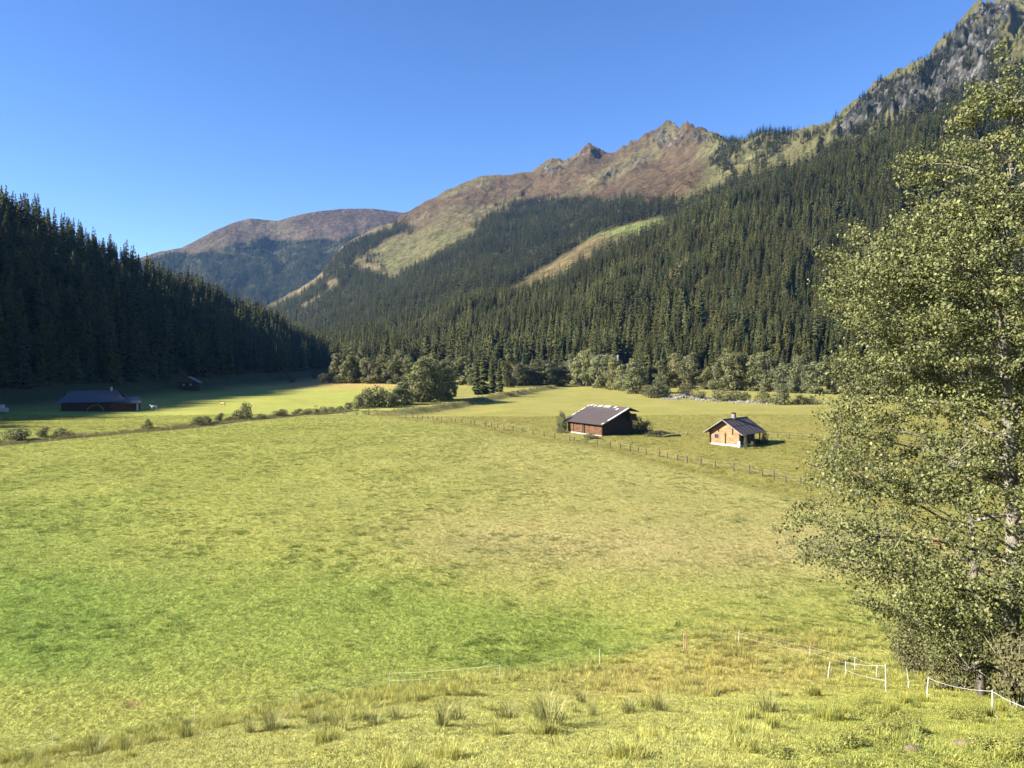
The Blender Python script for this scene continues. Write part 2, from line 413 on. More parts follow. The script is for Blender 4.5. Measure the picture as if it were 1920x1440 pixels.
# ------------------------------------------------------------------ mountains
SKYC = [(440, 612), (480, 588), (500, 575), (560, 541), (600, 514), (640, 464), (700, 428), (735, 418), (758, 400), (800, 377), (850, 352), (905, 330), (960, 326), (1000, 323), (1015, 309), (1035, 297), (1055, 303), (1066, 300), (1086, 281), (1105, 270), (1118, 280), (1130, 286), (1150, 284), (1190, 263), (1222, 246), (1240, 236), (1256, 231), (1275, 241), (1300, 236), (1322, 244), (1355, 266), (1400, 260), (1440, 252), (1490, 246), (1502, 243), (1530, 240), (1560, 228), (1600, 192), (1640, 160), (1690, 146), (1706, 138), (1722, 128), (1760, 82), (1782, 58), (1810, 30), (1840, 8), (1920, -8), (2100, -60), (2600, -60)]
SKYY = [(440, 2200), (600, 2300), (700, 2500), (758, 2600), (1000, 2600), (1105, 2500), (1256, 2300), (1355, 1850), (1400, 1620), (1490, 1470), (1700, 1470), (1800, 1520), (2600, 1500)]
K0Y = [(440, 1000), (560, 800), (620, 640), (700, 540), (800, 520), (960, 495), (1150, 430), (1400, 405), (1560, 395), (1920, 385), (2600, 370)]
K2 = [(440, 680), (560, 656), (600, 645), (680, 620), (767, 598), (860, 566), (947, 562), (1047, 546), (1070, 530), (1123, 502), (1240, 443), (1300, 412), (1400, 376), (1560, 314), (1700, 264), (1920, 175), (2600, 0)]
K2Y = [(440, 1150), (600, 1080), (767, 980), (950, 860), (1123, 830), (1400, 850), (1700, 820), (2600, 800)]
RPOLY = [[(1215, 262), (1240, 232), (1257, 228), (1300, 233), (1358, 262), (1330, 285), (1290, 275), (1240, 290)],
         [(1125, 318), (1190, 290), (1260, 268), (1230, 300), (1160, 335), (1110, 345)],
         [(1062, 310), (1086, 278), (1106, 266), (1135, 286), (1110, 300), (1080, 315)], [(1010, 312), (1036, 294), (1062, 305), (1050, 330), (1010, 330)],
         [(1540, 262), (1590, 200), (1640, 150), (1722, 125), (1782, 55), (1840, 0), (1930, 0), (1870, 60), (1920, 130), (1930, 220), (1760, 215), (1700, 210), (1650, 225), (1590, 262)],
         [(1360, 300), (1400, 280), (1410, 300), (1370, 320)], [(1480, 310), (1540, 275), (1570, 280), (1520, 300)]]
def mtn_param(px, t, disp=True):
    """surface of the right-hand range: px = column, t = 0 foot .. 1 spur crest .. 1.12 hollow .. 2 skyline .. 2.3 back"""
    y0 = interp(px, K0Y); z0 = G((px-CX)/F*y0, y0)-3
    e0 = (z0-CAMZ)/y0
    e2 = (HY-interp(px, K2))/F; y2 = interp(px, K2Y)
    e3 = e2-.006; y3 = y2+70
    e4s = sum((HY-interp(px+d, SKYC))/F for d in range(-90, 91, 20))/10; e4 = (HY-interp(px, SKYC)+(fbm(px/7., px*0+3, 4, 5)-.5)*11*sstep(985, 1030, px)+(fbm(px/16., px*0+9, 3, 6)-.5)*5)/F; y4 = interp(px, SKYY)
    e5 = e4-.05; y5 = y4+500
    s1 = np.clip(t, 0, 1); s2 = np.clip((t-1)/.12, 0, 1); s3 = np.clip((t-1.12)/.88, 0, 1); s4 = np.clip((t-2)/.3, 0, 1)
    Y = y0+(y2-y0)*s1+(y3-y2)*s2+(y4-y3)*s3+(y5-y4)*s4
    e = e0+(e2-e0)*s1**.8+(e3-e2)*s2+(e4s-e3)*s3+(e4-e4s)*s3**9+(e5-e4)*s4
    X = (px-CX)/F*Y; Z = CAMZ+e*Y
    if disp:
        amp = 26*sstep(0, .35, t)*(.35+.65*sstep(1.1, 1.5, t))*(1-.75*np.exp(-((t-2)/.10)**2))*(1-.6*np.exp(-((t-1)/.12)**2))
        Z = Z+amp*(ridged(X/330, Y/330, 5, 77)-.62)*1.5+amp*.35*(fbm(X/60, Y/60, 4, 91)-.5)
        Z = Z+sstep(.05, .4, t)*sstep(1.06, .8, t)*((ridged(px/105.+fbm(X/150, Y/150, 2, 4), t*1.1, 3, 23)-.62)*42)
        up_ = sstep(1.25, 1.5, t)*(1-.75*np.exp(-((t-2)/.06)**2))
        Z = Z+up_*(ridged(px/np.where(px > 1450, 34., 62.)+1.2*fbm(X/120, Y/120, 3, 24), t*2.2, 4, 25)-.62)*np.interp(px, [700, 1300, 1500, 1600], [22, 26, 34, 60])
        pp, qq = proj(X, Y, Z)
        rk = rockmask(pp, qq)
        Z = Z+rk*((ridged(X/75, Y/75, 5, 13)-.6)*50+(ridged(X/24+Z/40, Y/24, 4, 15)-.6)*16)*sstep(1.0, 1.3, t)
        Z = Z+sstep(1200, 1500, px)*(ridged(X/170+.6*Z/170, Y/170, 4, 41)-.6)*26*sstep(1.15, 1.4, t)*(1-.8*np.exp(-((t-2)/.07)**2))
    if disp: Z = Z+sstep(1.15, 1.4, t)*(1-.7*np.exp(-((t-2)/.05)**2))*((ridged(X/140, Y/140, 5, 17)-.6)*16+(fbm(X/30, Y/30, 3, 18)-.5)*7)
    return X, Y, Z
def soft(px, py, poly, w=9):
    r = 0; k = ((0, 0), (w, 0), (-w, 0), (0, w), (0, -w))
    for a, b_ in k: r = r+inpoly(px+a, py+b_, poly)
    return r/len(k)
def rockmask(px, py):
    r = np.zeros(np.shape(px))
    for p in RPOLY: r = np.maximum(r, soft(px, py, p))
    return r
FIELD = [(690, 470), (745, 448), (800, 432), (890, 425), (888, 440), (850, 458), (800, 488), (760, 508), (735, 522), (690, 512), (712, 490)]
CLEAR = [(940, 552), (1000, 513), (1075, 468), (1120, 440), (1170, 424), (1240, 408), (1252, 420), (1200, 446), (1123, 476), (1060, 512), (1040, 530), (1000, 545), (960, 556)]
SCAR = [[(1200, 566), (1212, 552), (1262, 505), (1284, 488), (1288, 500), (1240, 538)], [(1205, 578), (1250, 545), (1285, 512), (1290, 522), (1240, 565), (1215, 582)]]
GULLY = [[(498, 578), (560, 540), (604, 510), (608, 518), (560, 552), (500, 584)], [(628, 462), (655, 445), (700, 425), (740, 415), (735, 428), (690, 440), (655, 458), (630, 472)],
         [(560, 575), (600, 552), (604, 557), (566, 582)], [(610, 530), (632, 522), (634, 538), (615, 545)], [(648, 556), (668, 545), (670, 550), (650, 562)], [(668, 505), (690, 493), (720, 500), (700, 508)]]
WOODC = [(430, 640), (480, 592), (500, 572), (600, 515), (640, 466), (655, 448), (690, 432), (715, 420), (770, 424), (765, 432), (740, 442), (700, 462), (668, 482), (660, 500), (700, 512), (735, 524), (760, 508), (800, 487), (850, 457), (885, 441), (900, 422), (930, 402), (980, 382), (1050, 372), (1100, 376), (1200, 384), (1290, 380), (1330, 362), (1400, 332), (1450, 320), (1500, 305), (1560, 280), (1620, 258), (1700, 222), (1760, 195), (1920, 125), (2600, -40), (2600, 900), (430, 900)]
CLUMP = [[(1335, 310), (1352, 265), (1385, 256), (1392, 280), (1370, 325), (1350, 328)], [(1395, 268), (1440, 248), (1495, 234), (1492, 255), (1452, 290), (1430, 318), (1418, 310), (1436, 275), (1400, 285)],
         [(1505, 255), (1550, 230), (1550, 242), (1512, 266)], [(1545, 275), (1582, 255), (1578, 278), (1550, 284)], [(1590, 272), (1615, 225), (1655, 165), (1700, 138), (1702, 155), (1682, 195), (1650, 230), (1605, 272)],
         [(1556, 232), (1640, 150), (1655, 165), (1580, 225)], [(1700, 145), (1722, 130), (1784, 64), (1800, 95), (1745, 160)], [(1790, 60), (1840, 10), (1880, 30), (1850, 70)], [(1830, 150), (1850, 90), (1875, 100), (1870, 160)],
         [(672, 482), (690, 476), (712, 488), (722, 502), (700, 500)], [(1800, 120), (1812, 95), (1826, 100), (1822, 150)], [(1760, 215), (1800, 150), (1850, 170), (1800, 220)]]
pxs = np.concatenate([np.linspace(440, 1950, 560), np.linspace(1960, 2600, 60)])
ts = np.concatenate([np.linspace(0, 1, 90)[:-1], np.linspace(1, 1.12, 12)[:-1], np.linspace(1.12, 2, 190)[:-1], np.linspace(2, 2.3, 14)])
PX, TT = np.meshgrid(pxs, ts)
mx, my, mz = mtn_param(PX.ravel(), TT.ravel())
qx, qy = proj(mx, my, mz); tt = TT.ravel()
def mtn_colour(px, py, t, X, Y):
    c = np.tile(np.array((.076, .054, .032)), (len(px), 1))                                # autumn heath
    n = fbm(X/160, Y/160, 4, 63)
    c += (sstep(.45, .65, n)*.8)[:, None]*(np.array((.105, .092, .048))-c)
    g = sstep(1290, 1345, px+(n-.5)*90)
    c += g[:, None]*(np.array((.102, .098, .046))-c)
    c += soft(px, py, FIELD, 6)[:, None]*(np.array((.108, .104, .048))-c)
    c += (soft(px, py, FIELD, 30)*sstep(.4, .6, n)*.6)[:, None]*(np.array((.10, .09, .042))-c)
    wood = inpoly(px, py, WOODC)
    c = np.where(wood[:, None], np.array((.045, .042, .020)), c)
    cl = soft(px, py, CLEAR, 4)
    c += cl[:, None]*(np.array((.135, .108, .052))-c)
    c += (cl*sstep(452, 432, py))[:, None]*(np.array((.12, .145, .05))-c)
    for p in SCAR+GULLY: c += soft(px, py, p, 3)[:, None]*(np.array((.15, .12, .07))-c)
    return c
mq = np.arange(PX.size).reshape(PX.shape)
mq = np.stack([mq[:-1, :-1], mq[:-1, 1:], mq[1:, 1:], mq[1:, :-1]], -1).reshape(-1, 4)
rk = rockmask(qx, qy)*(tt > 1.1); rk = np.maximum(rk*np.interp(qx, [1330, 1480], [.50, .62]), .30*sstep(1000, 1100, qx)*(tt > 1.5))
mm = mesh('mountain_right', np.stack([mx, my, mz], 1), mq, mountain_mat('alpine_slope', 1.0, 20, 1.0), True, {'col': mtn_colour(qx, qy, tt, mx, my), 'rock': rk})
tag(obj('mountain_right', mm), 'long wooded mountainside rising to brown heath and grey rock peaks', None, None, 'structure')

SKYB = [(60, 570), (150, 530), (250, 489), (300, 472), (340, 464), (400, 433), (440, 416), (470, 409), (490, 411), (520, 414), (560, 403), (600, 395), (650, 393), (700, 392), (745, 397), (800, 405), (950, 430)]
def far_param(px, t):
    e0 = (HY-650)/F; e4 = (HY-interp(px, SKYB))/F
    y0 = 2750+0*px; y4 = interp(px, [(60, 3700), (500, 4200), (950, 4200)])
    s = np.clip(t, 0, 1); s4 = np.clip((t-1)/.2, 0, 1)
    Y = y0+(y4-y0)*s+500*s4; e = e0+(e4-e0)*s-.03*s4
    X = (px-CX)/F*Y; Z = CAMZ+e*Y
    a = 60*sstep(0, .3, t)*(1-.85*np.exp(-((t-1)/.10)**2))
    Z = Z+a*.55*(ridged(px/62.+.8*fbm(X/300, Y/300, 2, 4), t*1.6, 3, 6)-.62)*1.5
    return X, Y, Z+a*(ridged(X/600, Y/600, 5, 7)-.62)*1.5+a*.3*(fbm(X/110, Y/110, 4, 8)-.5)
WOODB = [(60, 700), (60, 580), (250, 497), (300, 482), (370, 474), (430, 462), (478, 447), (550, 452), (600, 448), (630, 452), (660, 440), (950, 440), (950, 700)]
PB, TB = np.meshgrid(np.linspace(60, 950, 300), np.concatenate([np.linspace(0, 1, 130)[:-1], np.linspace(1, 1.2, 8)]))
bx, by, bz = far_param(PB.ravel(), TB.ravel()); bpx, bpy_ = proj(bx, by, bz)
bc = np.tile(np.array((.070, .050, .038)), (len(bx), 1)); nb = fbm(bx/260, by/260, 4, 3)
bc += sstep(.45, .65, nb)[:, None]*(np.array((.095, .075, .05))-bc)
bc = np.where(inpoly(bpx, bpy_, WOODB)[:, None], np.array((.045, .045, .025)), bc)
bq = np.arange(PB.size).reshape(PB.shape); bq = np.stack([bq[:-1, :-1], bq[:-1, 1:], bq[1:, 1:], bq[1:, :-1]], -1).reshape(-1, 4)
tag(obj('mountain_far', mesh('mountain_far', np.stack([bx, by, bz], 1), bq, mountain_mat('far_heath', 1.0, 40, .6), True, {'col': bc, 'rock': np.full(len(bx), .22)})),
    'distant rounded mountain with brown heath top above blue forest', None, None, 'structure')

# left wooded spur (runs beside the valley, past the camera, and shades the farm)
CRX = [(-250, -330), (480, -330), (577, -292), (697, -264), (776, -236), (860, -216), (930, -200), (1000, -190)]
CRZ = [(-250, 116), (300, 114), (480, 108), (577, 84), (697, 64), (776, 42), (860, 20), (930, 6), (1000, -4)]
def hill(X, Y):
    cx, cz = interp(Y, CRX), interp(Y, CRZ); bxx = -166.0
    s = (bxx-X)/(bxx-cx)
    z = np.where(s < 1, 8+(cz-8)*np.clip(s, -.4, 1), cz-(cx-X)*.25)
    amp = sstep(0, .5, s)
    return z+amp*((fbm(X/45, Y/45, 4, 14)-.5)*14+(ridged(X/120, Y/120, 3, 19)-.6)*16*sstep(1.4, .9, s))-2.2*sstep(.15, -.1, s)*1.0-8*sstep(-.05, -.4, s)
hxs = np.linspace(-620, -130, 110); hys = np.linspace(-250, 1000, 240)
HX, HYY = np.meshgrid(hxs, hys); hx, hy = HX.ravel(), HYY.ravel(); hz = hill(hx, hy)
hq = np.arange(HX.size).reshape(HX.shape); hq = np.stack([hq[:-1, :-1], hq[:-1, 1:], hq[1:, 1:], hq[1:, :-1]], -1).reshape(-1, 4)
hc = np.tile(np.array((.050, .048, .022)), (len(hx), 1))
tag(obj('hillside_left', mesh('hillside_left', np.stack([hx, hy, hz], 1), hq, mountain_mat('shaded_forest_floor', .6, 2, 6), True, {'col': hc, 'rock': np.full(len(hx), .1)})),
    'steep wooded spur in shade beside the valley floor', None, None, 'structure')

# ------------------------------------------------------------------ tree prototypes
def spruce_mesh(name, seed, layers, per, hang, h=24.0, r=4.0):
    g = np.random.default_rng(seed); V = []; T = []; lv = []
    for i in range(layers):
        f = .05+.94*(i/(layers-1))**.92
        for k in range(per if f < .85 else max(3, per-3)):
            if g.random() < .06: continue
            ff = min(.995, f+g.uniform(-.5, .5)/layers)
            L = (r*(1-ff)**.74+.12)*g.uniform(.68, 1.15); a = g.uniform(0, 2*math.pi)
            z = ff*h; d = np.array([math.cos(a), math.sin(a), 0]); q = np.array([-d[1], d[0], 0])
            dr = g.uniform(.2, .45)*(1-ff*.6); W = L*g.uniform(.34, .55)+.15
            b0 = np.array([0, 0, z+.2]); m = d*L*.58+np.array([0, 0, z-dr*L*.62]); tip = d*L+np.array([0, 0, z-dr*L*.75])
            o = len(V); sag = np.array([0, 0, W*.45])
            V += [b0, m+q*W-sag, tip, m-q*W-sag, m+np.array([0, 0, .12*L])]
            T += [(o, o+1, o+4), (o+1, o+2, o+4), (o+2, o+3, o+4), (o+3, o, o+4)]
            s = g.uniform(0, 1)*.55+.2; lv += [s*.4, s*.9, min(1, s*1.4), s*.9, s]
            for j in range(hang):
                u = g.uniform(.35, .95); c = d*L*u+q*g.uniform(-1, 1)*W*.6+np.array([0, 0, z-dr*L*u]); o = len(V); ww = g.uniform(.2, .45)
                ang = g.uniform(0, math.pi); e = np.array([math.cos(ang), math.sin(ang), 0])*ww
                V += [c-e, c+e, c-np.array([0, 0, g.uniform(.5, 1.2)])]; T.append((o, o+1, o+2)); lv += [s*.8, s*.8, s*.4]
    o = len(V); V += [np.array([0, 0, h*1.02]), np.array([.3, 0, h*.9]), np.array([-.2, .25, h*.9]), np.array([-.2, -.25, h*.9])]
    T += [(o, o+1, o+2), (o, o+2, o+3), (o, o+3, o+1)]; lv += [.7]*4
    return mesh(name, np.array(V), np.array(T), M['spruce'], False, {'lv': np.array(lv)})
def trunk_mesh(name, h, r, m, n=7):
    q = MB(); q.tube([(0, 0, -1.2), (0.05, 0, h*.3), (0, .04, h*.7), (0, 0, h)], [r, r*.8, r*.4, .02], n)
    return mesh(name, q.v, q.f, m, True)
def leafcloud(g, blobs, n, size, flat_=.3):
    """n leaf-sized faces near the surfaces of ellipsoid blobs (cx,cy,cz,rx,ry,rz)"""
    B = np.array(blobs); wgt = (B[:, 3]*B[:, 5])**1.0; k = g.choice(len(B), n, p=wgt/wgt.sum())
    d = g.normal(size=(n, 3)); d /= np.linalg.norm(d, axis=1)[:, None]
    rr = g.uniform(.35, 1.0, n)**.5*g.uniform(.9, 1.12, n)
    C = B[k, :3]+d*B[k, 3:]*rr[:, None]
    nrm = d*.9+g.normal(size=(n, 3))*.45+np.array([0, 0, flat_]); nrm /= np.linalg.norm(nrm, axis=1)[:, None]
    a = np.cross(nrm, g.normal(size=(n, 3))); a /= np.linalg.norm(a, axis=1)[:, None]; b_ = np.cross(nrm, a)
    s = size*g.uniform(.6, 1.4, n)[:, None]
    V = np.stack([C-a*s*.6, C+b_*s*.42, C+a*s*.7, C-b_*s*.42], 1).reshape(-1, 3)
    Fq = np.arange(4*n).reshape(n, 4)
    lv = np.clip(g.uniform(0, 1, n)*.8+.25*(k % 3)/2, 0, 1)
    return V, Fq, np.repeat(lv, 4)
def alder_mesh(name, seed, h, wdt, n, lean=0, size=.34, mt='alder', low=.12):
    g = np.random.default_rng(seed); blobs = []
    for i in range(34):
        f = low+(1-low)*(i+g.uniform(0, 1))/34; prof = (1-abs(2*(f-low)/(1.08-low)-.84)**2.6/1.6)
        a = g.uniform(0, 6.28); R = wdt*.5*prof*g.uniform(.25, .85)
        s = wdt*g.uniform(.13, .24)*(.5+.5*prof)
        blobs.append((R*math.cos(a)+lean*f, R*math.sin(a), f*h-s*.5, s, s, s*g.uniform(.8, 1.25)))
    V, Fq, lv = leafcloud(g, blobs, n, size)
    return mesh(name, V, Fq, M[mt], False, {'lv': lv})
def stems_mesh(name, seed, h, wdt, n=3, r=.14):
    g = np.random.default_rng(seed); q = MB()
    for i in range(n):
        a = g.uniform(0, 6.28); e = wdt*.3*g.uniform(.2, .9)
        q.tube([(.15*math.cos(a), .15*math.sin(a), -.4), (e*.4*math.cos(a), e*.4*math.sin(a), h*.35), (e*math.cos(a), e*math.sin(a), h*.8)], [r, r*.75, r*.25], 6)
        for j in range(4):
            b_ = g.uniform(0, 6.28); z = h*g.uniform(.25, .7); c = e*z/h
            q.tube([(c*math.cos(a), c*math.sin(a), z), (c*math.cos(a)+wdt*.3*math.cos(b_), c*math.sin(a)+wdt*.3*math.sin(b_), z+h*.16)], [r*.4, r*.1], 5)
    return mesh(name, q.v, q.f, M['alder_bark'], True)

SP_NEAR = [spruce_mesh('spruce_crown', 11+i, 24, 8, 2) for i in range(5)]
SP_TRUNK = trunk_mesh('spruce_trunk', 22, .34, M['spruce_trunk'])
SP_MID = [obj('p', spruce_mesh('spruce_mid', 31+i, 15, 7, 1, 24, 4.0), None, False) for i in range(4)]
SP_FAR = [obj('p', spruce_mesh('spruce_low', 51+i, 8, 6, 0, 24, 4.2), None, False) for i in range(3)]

def tint_arr(n, g, lo=.75, hi=1.25, warm=.12):
    v = g.uniform(lo, hi, n)[:, None]; wv = g.normal(size=(n, 1))*warm
    return np.clip(v*np.concatenate([1+wv, 1+.35*wv, 1-.6*wv], 1), .2, 2)

cand = []      # all mid-distance spruces: x,y,z,scale
def sample_param(fun, px0, px1, t0, t1, dens, g, nmax):
    """area-uniform samples on a parametric slope"""
    n0 = 20000; a = g.uniform(px0, px1, n0); t = g.uniform(t0, t1, n0)
    def jac(a, t):
        x0, y0, z0 = fun(a, t); x1, y1, z1 = fun(a+1, t); x2, y2, z2 = fun(a, t+.003)
        u = np.stack([x1-x0, y1-y0], 1); v = np.stack([x2-x0, y2-y0], 1)/.003
        return np.abs(u[:, 0]*v[:, 1]-u[:, 1]*v[:, 0])
    J = jac(a, t); area = J.mean()*(px1-px0)*(t1-t0); jm = np.percentile(J, 99.5)
    n = int(min(nmax, dens*area)*jm/J.mean())
    a = g.uniform(px0, px1, n); t = g.uniform(t0, t1, n)
    k = g.random(n) < jac(a, t)/jm
    return a[k], t[k]
g = np.random.default_rng(101)
mtn_fast = lambda a, t: mtn_param(a, t, False)
# near slope of the right range
a, t = sample_param(mtn_fast, 470, 2300, .02, 1.03, 1/24., g, 60000)
X, Y, Z = mtn_param(a, t); p, q = proj(X, Y, Z)
keep = np.ones(len(X), bool)
for s in SCAR: keep &= ~inpoly(p, q, s)
keep &= fbm(X/16, Y/16, 3, 2) > .26
X, Y, Z, a, t = X[keep], Y[keep], Z[keep], a[keep], t[keep]
HUTY = 470.; HUTP = ((1157-CX)/F*HUTY, HUTY, CAMZ+(HY-688)/F*HUTY)
px1, _ = proj(X, Y, Z); keep = ~((abs(px1-1157) < 30) & (Y < HUTY+14)); X, Y, Z, a, t = X[keep], Y[keep], Z[keep], a[keep], t[keep]
young = sstep(.50, .58, fbm(X/110, Y/110, 3, 45))
sc = (1.0-.22*young-.26*sstep(.08, .4, t))*g.uniform(.62, 1.15, len(X))*(.72+.6*fbm(X/32, Y/32, 3, 46))*np.where(g.random(len(X)) < .06, 1.3, 1)
E = dict(X=X, Y=Y, Z=Z, s=sc)
# left spur
n = 30000; X = g.uniform(-560, -160, n); Y = g.uniform(-200, 960, n)
cxl = interp(Y, CRX); keep = (X > cxl-90) & (g.random(n) < .5) & (X < -168-6*g.random(n)+4)
X, Y = X[keep], Y[keep]; Z = hill(X, Y)
A = dict(X=X, Y=Y, Z=Z, s=g.uniform(.45, 1.0, len(X))*(.75+.6*fbm(X/30, Y/30, 3, 47)))
# individuals: the trees that show largest
ind = []
def pick(D, cond, nmax):
    pxx, pyy = proj(D['X'], D['Y'], D['Z'])
    ok = cond(pxx, pyy, D) & (D['Y'] > 60)
    i = np.where(ok)[0]; i = i[np.argsort(D['Y'][i]-140*D['s'][i])][:nmax]
    return i
iE = pick(E, lambda x, y, D: (x > 600) & (x < 1600), 170)
iA = pick(A, lambda x, y, D: (x > -10) & (x < 620) & (D['X'] > interp(D['Y'], CRX)-10), 130)
def add_spruce(x, y, z, s, label, group, g=g):
    v = int(g.integers(5)); o = empty('spruce_tree', (x, y, z-.3), g.uniform(0, 6.28), (s*g.uniform(.9, 1.12), s*g.uniform(.9, 1.12), s))
    tag(o, label, 'spruce', group)
    c = obj('crown', SP_NEAR[v], o); tr = obj('trunk', SP_TRUNK, o)
    k = tint_arr(1, g)[0]; c['tint'] = [float(k[0]), float(k[1]), float(k[2])]
    return o
for i in iE: add_spruce(E['X'][i], E['Y'][i], E['Z'][i], E['s'][i], 'sunlit spruce in the front rows at the foot of the right mountainside', 'spruces at the foot of the sunlit slope')
for i in iA: add_spruce(A['X'][i], A['Y'][i], A['Z'][i], A['s'][i], 'dark spruce in the front rows of the shaded wood on the left spur', 'spruces of the shaded wood')
def forest(name, D, skip, protos, label, g, lo=.75, hi=1.25):
    k = np.ones(len(D['X']), bool); k[skip] = False
    X, Y, Z, s = (D[q][k] for q in 'XYZs'); n = len(X)
    rot = np.stack([g.normal(size=n)*.02, g.normal(size=n)*.02, g.uniform(0, 6.28, n)], 1)
    w_ = g.uniform(.88, 1.12, n); scl = np.stack([s*w_, s*w_, s], 1)
    tn = tint_arr(n, g, lo, hi)*(.35+1.3*fbm(X/70, Y/70, 4, 71))[:, None]*np.where(g.random(n) < .05, 1.35, 1)[:, None]
    return scatter(name, protos, np.stack([X, Y, Z-.4], 1), rot, scl, g.integers(0, len(protos), n), tn, label)
forest('forest', E, iE, SP_MID, 'dense sunlit spruce forest covering the right mountainside', g)
forest('forest', A, iA, SP_MID, 'dense shaded spruce wood covering the left spur', g)
# upper range: closed forest, clumps, lone trees and dwarf pine, partly standing in for gully shadow
a, t = sample_param(mtn_fast, 440, 1960, 1.06, 1.98, 1/62., g, 75000)
X, Y, Z = mtn_param(a, t); p, q = proj(X, Y, Z)
jx, jy = p+(fbm(X/45, Y/45, 4, 28)-.5)*46+g.normal(size=len(X))*3, q+(fbm(X/45, Y/45, 4, 29)-.5)*40+g.normal(size=len(X))*3
wood = inpoly(jx, jy, WOODC) & ~inpoly(p, q+2, CLEAR)
for s in GULLY: wood &= ~inpoly(p, q, s)
wood &= ~inpoly(p, q, FIELD)
cl = np.zeros(len(X), bool)
for s in CLUMP: cl |= inpoly(jx, jy, s)
lone = (~wood) & (~cl) & (g.random(len(X)) < .035*sstep(.5, .7, fbm(X/140, Y/140, 3, 66))*(1-sstep(200, 60, q-interp(p, SKYC))*(p < 1300)))
lone |= (p > 1700) & (fbm(X/50, Y/50, 3, 38) > .60) & (g.random(len(X)) < .5)
dw = (~wood) & (~cl) & (~lone) & (inpoly(jx, jy, [(878, 372), (890, 335), (930, 325), (965, 326), (930, 350), (900, 375)]) | (inpoly(jx, jy, [(1190, 380), (1240, 325), (1320, 318), (1335, 345), (1300, 370)]) & (g.random(len(X)) < .3)) | inpoly(jx, jy, [(840, 420), (880, 395), (925, 375), (930, 400), (890, 425)]) & (g.random(len(X)) < .3))  # first patch: dense dwarf trees as a dark stand-in for a gully's shadow
k = wood | cl | lone | dw
s = np.where(wood, .9, np.where(cl, .72, np.where(lone, .45, .22)))*g.uniform(.7, 1.15, len(X))
C = dict(X=X[k], Y=Y[k], Z=Z[k], s=s[k])
forest('forest', C, [], SP_FAR, 'upper spruce forest with scattered clumps below the brown peaks', g, .42, .95)
a, t = sample_param(far_param, 200, 860, .0, .98, 1/85., g, 40000)
X, Y, Z = far_param(a, t); p, q = proj(X, Y, Z)
k = inpoly(p, q+(fbm(X/60, Y/60, 3, 28)-.5)*26, WOODB) & (fbm(X/120, Y/45, 3, 99) > .31)
k |= (g.random(len(X)) < .012)
B_ = dict(X=X[k], Y=Y[k], Z=Z[k], s=1.05*g.uniform(.7, 1.15, k.sum()))
forest('forest', B_, [], SP_FAR, 'distant blue spruce forest on the far rounded mountain', g, .4, .9)

# ------------------------------------------------------------------ alders, shrubs in the valley
AL = [(alder_mesh('alder_crown', 201+i, 15, 8.5, 5200, 0, .42, 'alder', .06), stems_mesh('alder_stems', 211+i, 15, 8.5)) for i in range(5)]
SH = [(alder_mesh('shrub_crown', 221+i, 4, 4.6, 1300, 0, .26, 'shrub', .0), stems_mesh('shrub_stems', 231+i, 4, 4, 4, .05)) for i in range(4)]
ORD = 'first second third fourth fifth sixth seventh eighth ninth tenth eleventh twelfth thirteenth fourteenth fifteenth sixteenth seventeenth eighteenth nineteenth twentieth'.split()
def row(kind, spots, what, cat, group, tint=1.0):
    for i, (px, b_, tp, wd) in enumerate(sorted(spots)):
        plant(kind, px, b_, tp, wd, '%s from the left %s' % (ORD[i]+' '+cat, what), cat, group, tint)
def plant(kind, px, base, top, wpx, label, cat, group, tint=1.0):
    pos = hit(px, base); lib = AL if kind == 'alder_tree' else SH
    H0, W0 = (15, 8.5) if kind == 'alder_tree' else (4, 4.6)
    h = (base-top)/F*pos.y*g.uniform(1.0, 1.25); wd = wpx/F*pos.y*1.3
    cr, st = lib[int(g.integers(len(lib)))]
    o = empty(kind, pos-Vector((0, 0, .1)), g.uniform(0, 6.28), (wd/W0, wd/W0, h/H0)); tag(o, label, cat, group)
    c = obj('crown', cr, o); obj('trunk', st, o)
    kk = tint_arr(1, g, .78, 1.18, .045)[0]*tint; c['tint'] = [float(v) for v in kk]
    return o
L1 = 'grey-green alder in the belt at the far end of the left pasture'
row('alder_tree', ((636, 718, 668, 36), (652, 719, 674, 30), (668, 718, 668, 34), (690, 719, 674, 34), (708, 719, 680, 30), (722, 719, 672, 32), (738, 720, 676, 30), (753, 720, 667, 38), (768, 721, 674, 32)), 'in the belt at the far end of the left pasture', 'alder', 'alders beyond the left pasture')
row('alder_tree', ((847, 722, 678, 32), (868, 722, 674, 30), (886, 723, 680, 28)), 'in the gap between the alder clump and the spruces', 'alder', 'alders behind the gap')
row('alder_tree', ((952, 726, 674, 34), (972, 724, 684, 34), (992, 722, 690, 36), (1010, 721, 676, 38), (1030, 721, 678, 36), (1050, 722, 686, 34)), 'in the dark corner where the pastures end', 'alder', 'alders in the pasture corner', .85)
row('alder_tree', ((1070, 720, 668, 32), (1086, 722, 668, 34), (1104, 724, 664, 36), (1122, 727, 667, 36), (1138, 729, 672, 34), (1154, 731, 672, 34), (1170, 733, 684, 30), (1192, 738, 672, 44)), 'in the straight pale row below the pale roof', 'alder', 'alders in the straight row', 1.15)
row('alder_tree', ((1246, 727, 676, 36), (1266, 727, 674, 38), (1292, 729, 672, 40), (1325, 730, 694, 34), (1345, 731, 680, 34), (1366, 732, 668, 40), (1392, 732, 664, 42), (1418, 733, 672, 38), (1442, 735, 672, 40), (1470, 736, 682, 36), (1500, 737, 674, 40), (1530, 738, 680, 38), (1562, 739, 672, 40), (1600, 740, 676, 42), (1645, 741, 672, 42), (1690, 742, 676, 42), (1740, 743, 670, 44), (1790, 744, 676, 44), (1845, 745, 670, 46), (1900, 746, 674, 46)), 'in the row beyond the stony stream', 'alder', 'alders beyond the stream')
